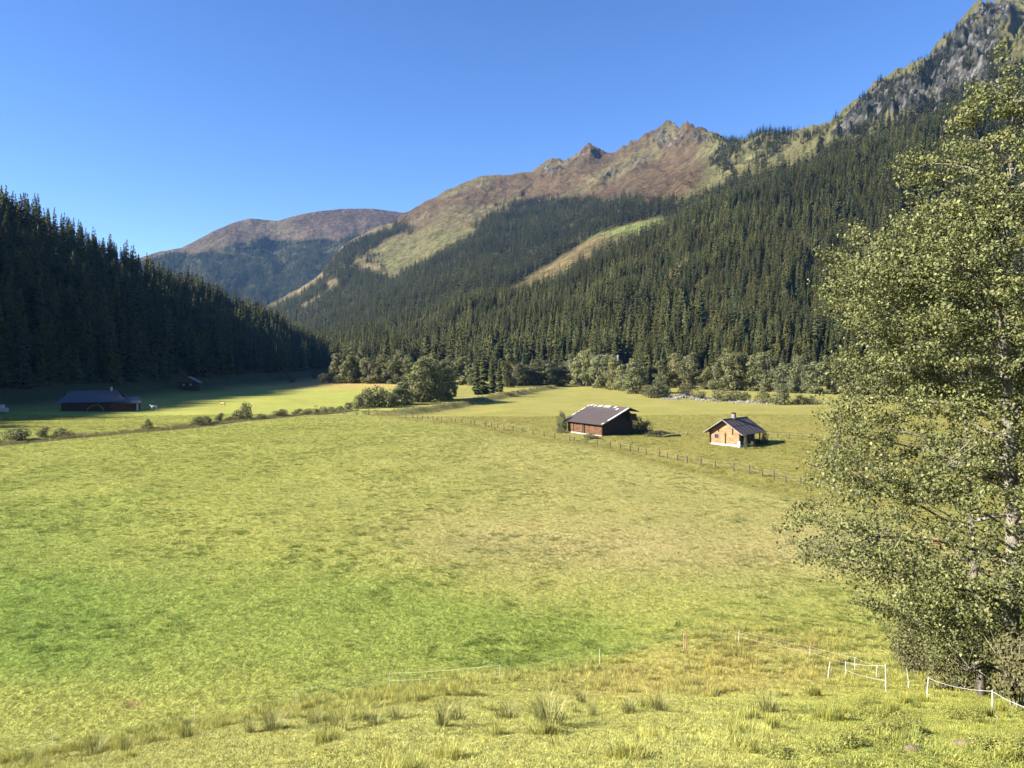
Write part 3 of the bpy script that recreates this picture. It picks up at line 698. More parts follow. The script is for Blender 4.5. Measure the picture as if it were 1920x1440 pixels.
for px, b_, tp, wd, lb in ((786, 754, 682, 42, 'nearest alder of the rounded clump, on its sunny edge'), (806, 752, 677, 48, 'tall middle alder of the rounded clump beside the scarp'), (826, 750, 682, 44, 'shaded alder on the dark side of the rounded clump'), (838, 749, 696, 30, 'lowest alder at the dark end of the rounded clump'),
                       (754, 759, 716, 44, 'bushy round alder standing just before the tall clump')):
    plant('alder_tree', px, b_, tp, wd, lb, 'alder', 'rounded alder clump', 1.3)
row('shrub', ((672, 766, 742, 24), (688, 764, 734, 28), (704, 763, 728, 30), (722, 762, 730, 30), (738, 761, 738, 20)), 'in the tall thicket at the ditch end', 'shrub', 'thicket at the ditch end', .9)
row('shrub', ((608, 717, 701, 20), (622, 718, 704, 18), (634, 719, 706, 16)), 'at the dark corner of the left pasture', 'shrub', 'bushes at the dark corner')
row('shrub', ((30, 824, 804, 44), (82, 819, 799, 20), (118, 817, 803, 26), (276, 805, 788, 16), (372, 798, 782, 24), (386, 795, 780, 18), (412, 791, 776, 16), (430, 790, 780, 16), (446, 789, 770, 20), (462, 787, 759, 26), (490, 785, 775, 18), (520, 782, 770, 24), (532, 781, 768, 18), (560, 779, 766, 20), (576, 778, 766, 20), (592, 776, 766, 18), (606, 774, 763, 16), (622, 773, 762, 18), (638, 771, 762, 16), (652, 769, 758, 16)), 'along the ditch between the two meadows', 'shrub', 'shrubs along the ditch')
row('shrub', ((1232, 746, 716, 34), (1246, 746, 726, 24), (1216, 742, 722, 24), (1290, 746, 722, 34), (1314, 748, 734, 20), (1350, 752, 730, 30), (1378, 752, 732, 26), (1398, 752, 736, 16), (1430, 756, 733, 24), (1466, 758, 726, 36), (1498, 758, 742, 26), (1524, 758, 744, 22)), 'on the stony stream bank behind the cabins', 'shrub', 'bushes on the stream bank', .9)
for px, b_, tp, lb in ((893, 740, 668, 'short spruce at the sunny side of the small spruce group'), (906, 739, 656, 'tallest spruce of the small group on the scarp'), (922, 737, 662, 'spruce in the middle of the small group on the scarp'), (936, 735, 670, 'spruce on the dark side of the small group on the scarp'),
                       (853, 744, 716, 'very small spruce between the alder clump and the spruce group'), (1217, 736, 662, 'lone spruce standing among the alders behind the bigger cabin'), (982, 722, 650, 'slim spruce behind the pasture corner')):
    ps = hit(px, b_); add_spruce(ps.x, ps.y, ps.z, (b_-tp)/F*ps.y/24.4, lb, None)
# bushes in the shade at the foot of the left spur
for i in range(12):
    x = float(g.uniform(-166, -138)); y = float(g.uniform(150, 560))
    o = empty('shrub', (x, y, float(G(x, y))), g.uniform(0, 6.28), float(g.uniform(.5, 1.2))); tag(o, 'bush in the deep shade on the bank below the dark wood', 'shrub', 'bushes in the deep shade')
    cr, st = SH[i % 4]; c = obj('crown', cr, o); obj('trunk', st, o); c['tint'] = [.8, .8, .8]

# ------------------------------------------------------------------ buildings
def frame(pos, al):
    """local x along the wall to the left-rear, local y into the depth"""
    return empty('x', pos), math.radians(al)
def gable_poly(w_, he, hr, y0, y1):
    return [(0, y0, 0), (w_, y0, 0), (w_, y0, he), (w_/2, y0, hr), (0, y0, he)], None
def log_wall(mb, p0, p1, z0, z1, th=.16, course=.21, top=None):
    """stacked logs between p0 and p1 (2-D points), clipped to a gable by top(s) -> height"""
    n = max(1, round((z1-z0)/course)); d = Vector((p1[0]-p0[0], p1[1]-p0[1])); L = d.length; d /= L; nn = Vector((-d.y, d.x))
    for i in range(n):
        za, zb = z0+(z1-z0)*i/n, z0+(z1-z0)*(i+1)/n; s0, s1 = 0.0, L
        if top:
            ss = [s for s in np.linspace(0, L, 61) if top(s) >= zb-.02]
            if len(ss) < 2: continue
            s0, s1 = ss[0], ss[-1]
        pr = []
        for (oz, ot) in ((za+.012, .0), (za+.05, th*.5), (zb-.05, th*.5), (zb-.012, .0), (zb-.012, -.06), (za+.012, -.06)):
            pr.append((ot, oz))
        v = []
        for s in (s0, s1):
            for ot, oz in pr:
                v.append((p0[0]+d.x*s-nn.x*ot, p0[1]+d.y*s-nn.y*ot, oz))
        m_ = len(pr)
        mb.add(v, [tuple(range(m_))[::-1], tuple(range(m_, 2*m_))]+[(k, (k+1) % m_, m_+(k+1) % m_, m_+k) for k in range(m_)])

# --- orange log cabin. local: x = across the gable (0 = near corner, going rear-left), y = along the ridge
def cabin():
    c0 = hit(1388, 839); al = math.radians(45)
    ax = Vector((-math.cos(al), math.sin(al), 0)); ay = Vector((math.sin(al), math.cos(al), 0))
    o = empty('log_cabin', c0)
    o.matrix_world = Matrix(((ax.x, ay.x, 0, c0.x), (ax.y, ay.y, 0, c0.y), (0, 0, 1, c0.z-.05), (0, 0, 0, 1)))
    tag(o, 'small orange log cabin with brown roof, chimney and white stone base', 'cabin')
    W, L, he, hr, pl = 5.9, 7.4, 2.75, 4.65, .5
    top = lambda s: he+(hr-he)*(1-abs(s-W/2)/(W/2))
    m_ = MB(); m_.box((-.08, -.08, -.7), (W+.08, .5, pl)); m_.box((-.08, .5, -.7), (.5, L-2.2, pl-.1)); m_.box((W-.5, .5, -.7), (W+.08, L, pl-.05)); m_.box((-.08, L-2.2, -.7), (W-.5, L, .12))
    m_.build('stone_base', 'whitewash', o)
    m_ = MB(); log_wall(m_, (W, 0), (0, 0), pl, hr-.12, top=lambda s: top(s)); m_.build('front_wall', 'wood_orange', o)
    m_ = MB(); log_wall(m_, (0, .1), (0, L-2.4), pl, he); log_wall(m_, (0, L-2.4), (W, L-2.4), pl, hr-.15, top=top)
    log_wall(m_, (W, L-2.4), (W, .1), pl, he); m_.build('side_wall', 'wood_black', o)  # unlit sides in near-black logs: their shade is put into the colour
    for x0 in (-.05, W-.17):
        m_ = MB(); m_.box((x0, -.2, pl), (x0+.22, .02, he+.1)); m_.build('corner_post', 'wood_black', o)
    m_ = MB(); m_.box((-.14, -.34, -.6), (.4, -.1, 1.15)); m_.build('buttress', 'whitewash', o)
    for x0, za, zb in ((2.75, pl, 2.45), (1.35, 2.2, 3.5), (4.1, 2.55, 3.2)):
        m_ = MB(); m_.box((x0, -.16, za), (x0+.17, -.085, zb)); m_.build('batten', 'wood_black', o)
    m_ = MB(); m_.box((4.15, -.13, 1.35), (5.0, -.07, 2.15)); wdw = m_.build('window', 'shutter', o)
    m_ = MB(); m_.box((4.25, -.135, 1.43), (4.57, -.125, 2.07)); m_.box((4.62, -.135, 1.43), (4.9, -.125, 2.07)); m_.build('pane', 'glass', wdw)
    # open porch at the back of the long side
    for y in (L-2.3, L-.12):
        m_ = MB(); m_.box((-.02, y, .1), (.16, y+.16, he)); m_.build('porch_post', 'wood_black', o)
    m_ = MB(); m_.box((.02, L-2.1, .12), (.10, L-.1, 1.0)); m_.box((.02, L-2.1, 2.1), (.10, L-.1, he)); m_.box((.05, L-.12, .12), (W, L-.02, 1.0)); m_.box((W-.1, L-2.2, .12), (W, L-.1, 1.0)); m_.build('porch_rail', 'wood_black', o)
    m_ = MB(); m_.box((W-.16, L-.2, .1), (W+.02, L-.02, he)); m_.build('porch_post', 'wood_black', o)
    ov, og = .95, .95; sl = (hr-he)/(W/2); ze = he-ov*sl+.22; zr = hr+.22; y0, y1 = -og, L+.7
    for sgn in (0, 1):
        xe = -ov if sgn == 0 else W+ov
        m_ = MB(); m_.slab([(xe, y0, ze), (W/2, y0, zr), (W/2, y1, zr), (xe, y1, ze)], .12)
        rf = m_.build('roof', 'roof_brown', o)
        for k in range(1, 6):      # standing seams / sheet joints
            yk = y0+(y1-y0)*k/6; m_ = MB()
            m_.slab([(xe, yk-.03, ze+.035), (W/2, yk-.03, zr+.035), (W/2, yk+.03, zr+.035), (xe, yk+.03, ze+.035)], .03); m_.build('seam', 'roof_brown', rf)
        m_ = MB(); d = .5
        m_.slab([(xe+(W/2-xe)*.52, y0, ze+(zr-ze)*.52+.03), (xe+(W/2-xe)*.55, y0, ze+(zr-ze)*.55+.03), (xe+(W/2-xe)*.55, y1, ze+(zr-ze)*.55+.03), (xe+(W/2-xe)*.52, y1, ze+(zr-ze)*.52+.03)], .03); m_.build('sheet_edge', 'wood_black', rf)
        m_ = MB(); m_.slab([(xe, y0-.06, ze+.02), (W/2, y0-.06, zr+.02), (W/2, y0-.005, zr+.02), (xe, y0-.005, ze+.02)], .17); m_.build('verge_board', 'roof_pale', rf)
    m_ = MB(); m_.box((W/2-.12, y0, zr-.02), (W/2+.12, y1, zr+.05)); m_.build('ridge_cap', 'roof_brown', o)
    cyy = 3.1; m_ = MB(); m_.box((W/2-.3, cyy-.3, hr-.2), (W/2+.3, cyy+.3, hr+1.0)); ch = m_.build('chimney', 'roof_pale', o)
    m_ = MB()
    for dx in (-.28, .16): m_.box((W/2+dx, cyy-.28, hr+1.0), (W/2+dx+.12, cyy+.28, hr+1.16))
    m_.box((W/2-.36, cyy-.36, hr+1.16), (W/2+.36, cyy+.36, hr+1.24)); m_.build('chimney_cap', 'wood_black', ch)
cabin()

# --- dark barn. local x = along the front wall (0 = near corner, going rear-left), y = into the depth
def barn():
    c0 = hit(1130, 818); al = math.radians(60)
    ax = Vector((-math.cos(al), math.sin(al), 0)); ay = Vector((math.sin(al), math.cos(al), 0))
    o = empty('hay_barn', c0)
    o.matrix_world = Matrix(((ax.x, ay.x, 0, c0.x), (ax.y, ay.y, 0, c0.y), (0, 0, 1, c0.z-.1), (0, 0, 0, 1)))
    tag(o, 'larger weathered log barn with broad brown roof and bleached roof edges', 'barn')
    L, D, DR, he, hr, pl = 11.6, 7.4, 6.1, 2.6, 5.35, .22
    top = lambda s: he+(hr-he)*s/DR if s < DR else hr-(hr-he)*.36*(s-DR)
    topl = lambda s: top(D-s)
    m_ = MB(); m_.box((-.1, -.1, -.8), (L+.1, .45, pl)); m_.box((-.1, .45, -.8), (.5, D, pl-.05)); m_.box((L-.5, .45, -.8), (L+.1, D, pl-.05)); m_.build('stone_base', 'whitewash', o)
    m_ = MB(); log_wall(m_, (L, 0), (0, 0), pl, he); m_.build('front_wall', 'wood_dark', o)
    m_ = MB(); log_wall(m_, (0, 0.1), (0, D), pl, hr-.1, top=top); log_wall(m_, (L, D), (L, .1), pl, hr-.1, top=topl); log_wall(m_, (0, D), (L, D), pl, he); m_.build('gable_wall', 'wood_black', o)  # gable end darker than the front, shade painted in by near-black wood
    for x_ in (.12, L-.12):
        m_ = MB(); pr = [(x_, .1, pl), (x_, D-.05, pl), (x_, D-.05, top(D)+.08), (x_, DR, hr+.08), (x_, .1, he+.05)]
        m_.add(pr+[(a_+.04, b_, c_) for a_, b_, c_ in pr], [(0, 1, 2, 3, 4), (9, 8, 7, 6, 5)]+[(i, i+5, (i+1) % 5+5, (i+1) % 5) for i in range(5)]); m_.build('gable_board', 'wood_black', o)
    m_ = MB(); m_.box((-.2, -.14, he-.55), (L+.2, -.085, he+.1)); m_.build('eave_board', 'wood_black', o)
    for x0 in (-.12, 5.9, L-.12):
        m_ = MB(); m_.box((x0, -.22, pl), (x0+.26, -.09, he)); m_.build('wall_post', 'wood_black', o)
    for x0 in (2.2, 4.2, 8.6):
        m_ = MB(); m_.box((x0, -.13, 1.75), (x0+.3, -.085, 2.0)); m_.build('vent_hole', 'glass', o)
    for x0 in (6.6, 9.9):
        m_ = MB(); m_.box((x0, -.15, pl), (x0+1.1, -.085, 2.0))
        dr = m_.build('door', 'wood_dark', o)
    for x0 in (6.55, 7.72, 7.1, 9.85, 11.02):
        m_ = MB(); m_.box((x0, -.17, pl), (x0+.06, -.14, 2.05)); m_.build('door_batten', 'wood_black', o)
    ov, og = .9, 1.1; sl = (hr-he)/DR; ze, zr = he-ov*sl+.22, hr+.22; x0, x1 = -og, L+1.0
    def P_(u, v, dz=0):      # u along the ridge 0..1 from the near gable, v = 0 eave .. 1 ridge
        return (x0+(x1-x0)*u, -ov+(DR+ov)*v, ze+(zr-ze)*v+dz)
    m_ = MB(); m_.slab([P_(0, 0), P_(1, 0), P_(1, 1), P_(0, 1)], .12); rf = m_.build('roof', 'roof_brown', o)
    m_ = MB(); m_.slab([(x0, D+ov, zr-(D+ov-DR)*.36), (x1, D+ov, zr-(D+ov-DR)*.36), (x1, DR, zr), (x0, DR, zr)], .12); m_.build('roof', 'shingle_dark', o)
    for k in range(1, 9):
        m_ = MB(); u = k/9; m_.slab([P_(u-.002, 0, .03), P_(u+.002, 0, .03), P_(u+.002, .78, .03), P_(u-.002, .78, .03)], .03); m_.build('seam', 'roof_brown', rf)
    m_ = MB(); m_.slab([P_(.0, .80, .05), P_(1, .80, .05), P_(1, 1, .05), P_(0, 1, .05)], .05); m_.build('shingle_strip', 'shingle_dark', rf)
    m_ = MB(); m_.slab([P_(.0, .0, .045), P_(.05, .0, .045), P_(.05, .8, .045), P_(.0, .8, .045)], .04); m_.build('shingle_strip', 'shingle_dark', rf)
    rr = random.Random(5)
    def shingles(u0, u1, v0, v1, n, dz, keep=.7, along='u'):
        for i in range(n):
            if rr.random() > keep: continue
            a_, b_ = i/n, (i+.92)/n; j = rr.uniform(-.015, .015)
            if along == 'u': q = (u0+(u1-u0)*a_, u0+(u1-u0)*b_, v0+j, v1+j)
            else: q = (u0+j*.3, u1+j*.3, v0+(v1-v0)*a_, v0+(v1-v0)*b_)
            m_ = MB(); m_.slab([P_(q[0], q[2], dz), P_(q[1], q[2], dz+rr.uniform(0, .03)), P_(q[1], q[3], dz), P_(q[0], q[3], dz)], .03)
            m_.build('shingle', 'shingle', rf)
    shingles(0, 1, .90, 1.0, 20, .09, .62)
    shingles(0, .045, .02, .97, 14, .09, .88, 'v'); shingles(.965, 1, .3, .97, 12, .09, .85, 'v'); shingles(0.0, .3, .80, .89, 6, .085, .35)
    for k in range(3):
        m_ = MB(); y = (DR*.08, DR*.5, DR)[k]; z = top(y)-.02; m_.box((-og+.1, y-.1, z-.15), (.2, y+.1, z+.05)); m_.build('purlin', 'wood_black', o)
    m_ = MB(); m_.box((-1.0, D*.80, 3.0), (-.05, D+.3, 4.3)); m_.build('hay_loft_box', 'wood_black', o)
barn()

# --- farmhouse in the shade on the left
def farmhouse():
    c0 = hit(205, 771); o = empty('farmhouse', c0, math.radians(20)); tag(o, 'long dark farmhouse with grey metal roof in the shade at left', 'farmhouse')
    s = c0.y/F                                   # metres per source pixel here
    def X(px): return (px-205)*s
    w0, w1 = X(126), X(205); D, he, hr = 9.0, 3.1, 5.9
    m_ = MB(); m_.box((w0, 0, -.6), (w1, D, he)); m_.add([(w0, 0, he), (w0, D, he), (w0, D/2, hr-.3)], [(0, 1, 2)]); m_.add([(w1, 0, he), (w1, D, he), (w1, D/2, hr-.3)], [(2, 1, 0)]); m_.build('wall', 'wood_black', o)
    m_ = MB(); m_.box((w1, .6, -.6), (X(252), D-1, 2.4)); m_.build('annex_wall', 'wood_dark', o)
    for sg in (0, 1):
        ye, yr = (-1.2 if sg == 0 else D+1.2), D/2
        m_ = MB(); m_.slab([(w0-1.2, ye, he-.4), (w1+4.5, ye, he-.4), (w1+1.5, yr, hr), (w0+1.5, yr, hr)], .15)
        rf = m_.build('roof', 'roof_blue', o)
    m_ = MB(); m_.slab([(w1-3, -.9, 2.2), (X(260), -.9, 2.2), (X(252), D*.45, 3.9), (w1-2, D*.45, 3.9)], .12); m_.build('lean_to_roof', 'roof_blue', o)
    m_ = MB(); m_.box((X(203), D/2-.4, hr-.3), (X(206), D/2+.3, hr+1.0)); m_.build('chimney', 'whitewash', o)
    m_ = MB(); m_.box((X(251), -.35, 0), (X(254), .1, 2.1)); m_.build('door', 'whitewash', o)
    arc = [(X(182)+2.1*math.cos(t), -.12, 1.9*math.sin(t)) for t in np.linspace(.15, math.pi-.15, 12)]
    m_ = MB(); m_.tube(arc, .14, 6); m_.build('arch', 'post_brown', o)
farmhouse()
def hut(px, py, wpx, hpx, rz, roof, label, windows=True, lift=0, name='alpine_hut', pos=None):
    c0 = pos or hit(px, py); s = c0.y/F; W = wpx*s*.85; H = hpx*s; D = W*.8; o = empty(name, c0+Vector((0, 0, lift)), rz); tag(o, label, 'hut')
    he = H*.62
    m_ = MB(); m_.box((-W/2, 0, -.8), (W/2, D, he)); m_.build('wall', 'wood_black', o)
    m_ = MB(); m_.add([(-W/2, 0, he), (W/2, 0, he), (0, 0, H), (-W/2, D, he), (W/2, D, he), (0, D, H)], [(0, 1, 2), (3, 5, 4), (0, 2, 5, 3), (1, 4, 5, 2)]); m_.build('gable', 'wood_dark', o)
    for sg in (-1, 1):
        m_ = MB(); m_.slab([(sg*W*.66, -1, he-H*.08), (sg*W*.66, D+1, he-H*.08), (0, D+1, H+.18), (0, -1, H+.18)], .15); m_.build('roof', roof, o)
    if windows:
        for x in (-W*.22, W*.16):
            m_ = MB(); m_.box((x-.45, -.08, he*.5), (x+.45, -.003, he*.5+1.0)); m_.build('window', 'roof_pale', o)
    return o
hut(352, 731, 38, 24, math.radians(12), 'roof_blue', 'dark wooden hut with two pale windows at the edge of the shaded wood')
hut(1157, 729, 34, 22, math.radians(78), 'roof_pale', 'hut with a pale shingle roof showing above the row of alders', False, 0, pos=Vector(HUTP))

# containers at the frame's left edge
c0 = hit(5, 772)
o = empty('white_container', c0); tag(o, 'white container standing beside the dark farmhouse at the picture edge', 'container')
s = c0.y/F; m_ = MB(); m_.box((-14*s, 0, -.3), (-1*s, 1.2, 13*s)); m_.build('tall_box', 'whitewash', o); m_ = MB(); m_.box((-.6*s, 0, -.3), (6*s, 1.2, 7*s)); m_.build('low_box', 'whitewash', o)

# bushes round the two cabins
plant('shrub', 1053, 812, 776, 18, 'leafless-looking bush at the far corner of the larger barn', 'shrub', None)
plant('shrub', 1192, 812, 783, 30, 'dark bush in the shade behind the larger barn', 'shrub', None, .8)
plant('shrub', 1213, 810, 786, 18, 'lighter bush beside the shaded end of the larger barn', 'shrub', None)
plant('shrub', 1232, 818, 806, 34, 'low nettles on the shaded ground past the larger barn', 'shrub', None, .8)
plant('shrub', 1108, 823, 812, 24, 'low growth at the front wall of the larger barn', 'shrub', None)
plant('shrub', 1397, 842, 816, 7, 'slim sapling at the near corner of the orange cabin', 'sapling', None)
plant('shrub', 1412, 838, 824, 10, 'bush against the shaded long wall of the orange cabin', 'shrub', None)
plant('shrub', 1434, 833, 812, 12, 'bush behind the porch of the orange cabin', 'shrub', None)
p0, p1 = hit(1243, 820), hit(1276, 818)
m_ = MB(); m_.tube([p0+Vector((0, 0, .2)), (p0+p1)/2+Vector((0, 0, .25)), p1+Vector((0, 0, .2))], [.22, .2, .15], 8); tag(m_.build('fallen_log', 'log', None, True), 'fallen log lying past the shadow of the larger barn', 'log')

# ------------------------------------------------------------------ fences
def fence(name, posts, label, m='post', wires=(1.0, .55), prad=.08, wrad=.006, wm='wire', hmul=1.0, lean=.06, extra=()):
    """posts: (base px, base py, height px)"""
    W_ = []
    o = None
    for px, py, hp in posts:
        b_ = hit(px, py); h = hp/F*b_.y*hmul; W_.append((b_, h))
    o = empty(name, W_[0][0]); tag(o, label, 'fence'); org = W_[0][0]; tops = []
    for b_, h in W_:
        ln = Vector((random.gauss(0, lean)*h, random.gauss(0, lean)*h, 0)); q = MB()
        q.tube([b_-org-Vector((0, 0, .3)), b_-org+Vector((0, 0, h*.5))+ln*.5, b_-org+Vector((0, 0, h))+ln], [prad*1.05, prad, prad*.85], 6)
        q.build('post', m, o); tops.append((b_-org, Vector((0, 0, h))+ln))
    for wf in wires:
        for (b0, h0), (b1, h1) in zip(tops[:-1], tops[1:]):
            a_, c_ = b0+h0*wf*.97, b1+h1*wf*.97; q = MB(); sag = .035*(c_-a_).length*.3
            q.tube([a_+(c_-a_)*t-Vector((0, 0, 4*sag*t*(1-t))) for t in (0, .25, .5, .75, 1)], wrad, 4); q.build('wire', wm, o)
    return o
mid = [(692, 775, 6), (707, 777, 6), (728, 779, 6), (748, 781, 7), (761, 783, 7), (774, 784, 7), (783, 785, 7), (792, 786, 7), (803, 787, 7), (812, 788, 7), (819, 789, 7), (828, 789, 8), (846, 791, 8), (854, 792, 8), (866, 793, 8), (883, 796, 8), (890, 797, 8), (910, 800, 9), (922, 801, 9), (933, 803, 9), (945, 805, 9), (962, 807, 9), (980, 810, 9), (1000, 814, 9), (1020, 818, 9), (1040, 822, 10), (1069, 826, 10), (1077, 828, 10), (1100, 832, 11), (1120, 835, 11), (1144, 839, 12), (1163, 843, 12), (1182, 847, 12), (1196, 849, 11), (1212, 852, 11), (1236, 857, 12), (1252, 860, 12), (1270, 864, 12), (1289, 868, 14), (1314, 872, 13), (1341, 877, 13), (1375, 883, 16), (1405, 889, 18), (1430, 894, 15), (1451, 898, 16), (1474, 904, 12), (1500, 908, 14), (1530, 915, 14), (1565, 922, 15), (1605, 930, 15), (1650, 939, 16), (1700, 950, 16)]
fence('pasture_fence', mid, 'long line of weathered wooden posts and wire crossing the pasture before the cabins', prad=.10)
fence('pasture_fence', [(1273, 815, 9), (1289, 816, 9), (1318, 817, 9)], 'short wire fence between the larger barn and the orange cabin', prad=.06)
fence('pasture_fence', [(1440, 821, 9), (1459, 822, 9), (1480, 823, 10), (1503, 824, 9), (1530, 825, 9), (1560, 826, 9), (1595, 828, 10)], 'wire fence running off behind the orange cabin', prad=.07)
fence('pasture_fence', [(1417, 753, 6), (1440, 755, 6), (1462, 757, 6), (1485, 758, 6), (1506, 758, 6), (1528, 759, 6), (1555, 760, 6)], 'pale fence along the stony stream in front of the bushes', prad=.07)
fence('pasture_fence', [(-40, 833, 7), (0, 829, 7), (40, 826, 7), (100, 821, 7), (160, 817, 6), (225, 811, 6), (300, 806, 6), (370, 801, 6), (420, 796, 6), (480, 790, 6), (540, 784, 6), (600, 779, 6), (650, 774, 6)], 'low post fence along the ditch between the two meadows', prad=.05)
fence('electric_fence', [(-130, 1448, 50), (100, 1412, 46), (365, 1357, 37), (555, 1316, 24), (730, 1290, 29), (937, 1275, 29), (1124, 1248, 31), (1282, 1217, 30), (1385, 1204, 22), (1519, 1234, 22), (1602, 1262, 30), (1642, 1276, 28)],
      'long white electric fence with thin posts along the foot of the near bank', 'plastic', (1.0, .5), .011, .0024, 'plastic', lean=.03)
fence('electric_fence', [(1551, 1274, 34), (1586, 1268, 27), (1661, 1297, 50), (1705, 1290, 40)], 'short white electric fence section with crooked posts in tall grass', 'plastic', (.98, .42), .015, .0055, 'plastic', lean=.16)
fence('electric_fence', [(1737, 1310, 42), (1861, 1346, 55), (1960, 1400, 62)], 'white electric fence section sloping down beside the big alder at right', 'plastic', (.98, .15), .015, .006, 'plastic', lean=.08)
b_ = hit(1286, 1218); q = MB(); h = 38/F*b_.y
q.tube([b_-Vector((0, 0, .3)), b_+Vector((.03, 0, h*.5)), b_+Vector((.02, 0, h))], [.035, .033, .03], 6); tag(q.build('wooden_stake', 'post_brown'), 'brown wooden stake beside a white electric fence post', 'stake')

# ------------------------------------------------------------------ cows
def cow(px, py, lpx, m, label, rz=0, lying=False, graze=False):
    pos = hit(px, py); Ls = lpx/F*pos.y/2.3
    V = []; E_ = []; R = []
    def chain(pts, start=None):
        prev = start
        for (x, y, z, r) in pts:
            V.append((x, y, z)); R.append(r); i = len(V)-1
            if prev is not None: E_.append((prev, i))
            prev = i
        return prev
    zb = .52 if lying else 1.05
    chain([(-.85, 0, zb, .27), (-.45, 0, zb-.02, .34), (0, 0, zb-.06, .37), (.45, 0, zb-.03, .35), (.78, 0, zb+.05, .27)])
    if graze: chain([(1.05, 0, zb-.15, .17), (1.25, 0, .55, .14), (1.38, 0, .25, .13), (1.5, 0, .08, .09)], 4)
    else:
        hd = chain([(1.02, 0, zb+.28, .18), (1.2, 0, zb+.45, .15), (1.42, .02, zb+.40, .13), (1.62, .03, zb+.28, .09)], 4)
        for s in (-1, 1): chain([(1.2, s*.16, zb+.55, .04), (1.16, s*.30, zb+.54, .045)], hd-2)
    if lying:
        for s in (-1, 1):
            chain([(.7, s*.28, .22, .13), (.98, s*.30, .10, .08), (.72, s*.34, .06, .06)], 3)
            chain([(-.55, s*.34, .25, .17), (-.25, s*.42, .10, .09), (-.55, s*.46, .06, .06)], 1)
    else:
        for s in (-1, 1):
            chain([(.66, s*.2, .75, .15), (.68, s*.2, .42, .075), (.66, s*.2, .05, .06)], 3)
            chain([(-.72, s*.2, .78, .17), (-.84, s*.2, .45, .08), (-.78, s*.2, .05, .06)], 1)
    chain([(-1.0, 0, zb+.12, .05), (-1.08, 0, zb-.25, .03), (-1.07, 0, max(.1, zb-.6), .04)], 0)
    me = bpy.data.meshes.new('cow'); me.from_pydata(V, E_, []); me.materials.append(M[m])
    o = obj('cow', me); o.location = pos; o.rotation_euler = (0, 0, rz); o.scale = (Ls,)*3
    sk = o.modifiers.new('skin', 'SKIN'); sk.use_smooth_shade = True
    for i, d in enumerate(me.skin_vertices[0].data): d.radius = (R[i], R[i]); d.use_root = (i == 2)
    sb = o.modifiers.new('sub', 'SUBSURF'); sb.levels = 1; sb.render_levels = 1
    tag(o, label, 'cow')
cow(289, 768, 13, 'cow_white', 'white cow standing in the shade beside the dark farmhouse', math.pi)
cow(418, 761, 11, 'cow_tan', 'tan cow grazing at the edge of the shade on the left pasture', math.pi*.9, False, True)
cow(653, 762, 12, 'cow_dark', 'dark brown cow standing by the thicket at the ditch end', .2, False, True)
cow(590, 763, 8, 'cow_tan', 'small brown cow lying on the left pasture before the ditch', 0, True)
cow(1768, 1021, 46, 'cow_red', 'red and white cow lying on the meadow behind the big alder', math.radians(12), True)

# ------------------------------------------------------------------ stones
def stone_mesh(seed):
    gg = np.random.default_rng(seed); bm_v = []; n, m_ = 7, 5
    for i in range(m_):
        for k in range(n):
            th = math.pi*(i+.5)/m_; ph = 2*math.pi*k/n; r = gg.uniform(.75, 1.1)
            bm_v.append((r*math.sin(th)*math.cos(ph), r*math.sin(th)*math.sin(ph)*.85, .6*r*math.cos(th)))
    f = [(i*n+k, (i+1)*n+k, (i+1)*n+(k+1) % n, i*n+(k+1) % n) for i in range(m_-1) for k in range(n)]
    f += [tuple(range(n)), tuple(range((m_-1)*n, m_*n))[::-1]]
    return bm_v, f
st = []
for i in range(4):
    v, f = stone_mesh(300+i); st.append(obj('p', mesh('stone', v, f, M['stone']), None, False))
pts = []
for px, py, wd, n in ((1262, 747, 26, 130), (1290, 747, 50, 220), (1340, 750, 60, 220), (1395, 753, 40, 150), (1440, 756, 40, 40), (1500, 757, 40, 25), (1285, 742, 14, 60)):
    x = px+g.normal(size=n)*wd*.42; pts.append(hitv(x, py+g.normal(size=n)*2.0+(x-px)*.03)+np.array([0, 0, .1]))
pts = np.concatenate(pts); n = len(pts); pts[:, 2] += np.exp(-((proj(pts[:, 0], pts[:, 1], pts[:, 2])[0]-1283)/14)**2)*1.1
s = .1+.5*g.random(n)**2
scatter('gravel', st, pts, np.stack([g.uniform(0, 6, n)]*3, 1), np.stack([s, s, s*.8], 1), g.integers(0, 4, n), np.ones((n, 3)), 'pale stones heaped along the stream bank behind the cabins')
for px, py, sz, lb in ((1799, 1398, .22, 'rounder of the two rust-brown stones on the near bank'), (1818, 1400, .30, 'flatter of the two rust-brown stones on the near bank'), (1714, 1408, .2, 'small brownish stone in weeds left of the rust-brown pair')):
    v, f = stone_mesh(int(px)); o = obj('stone', mesh('stone', v, f, M['brown_stone'], True)); o.location = hit(px, py)+Vector((0, 0, .02)); o.scale = (sz*.7, sz*.55, sz*.5); tag(o, lb, 'stone')

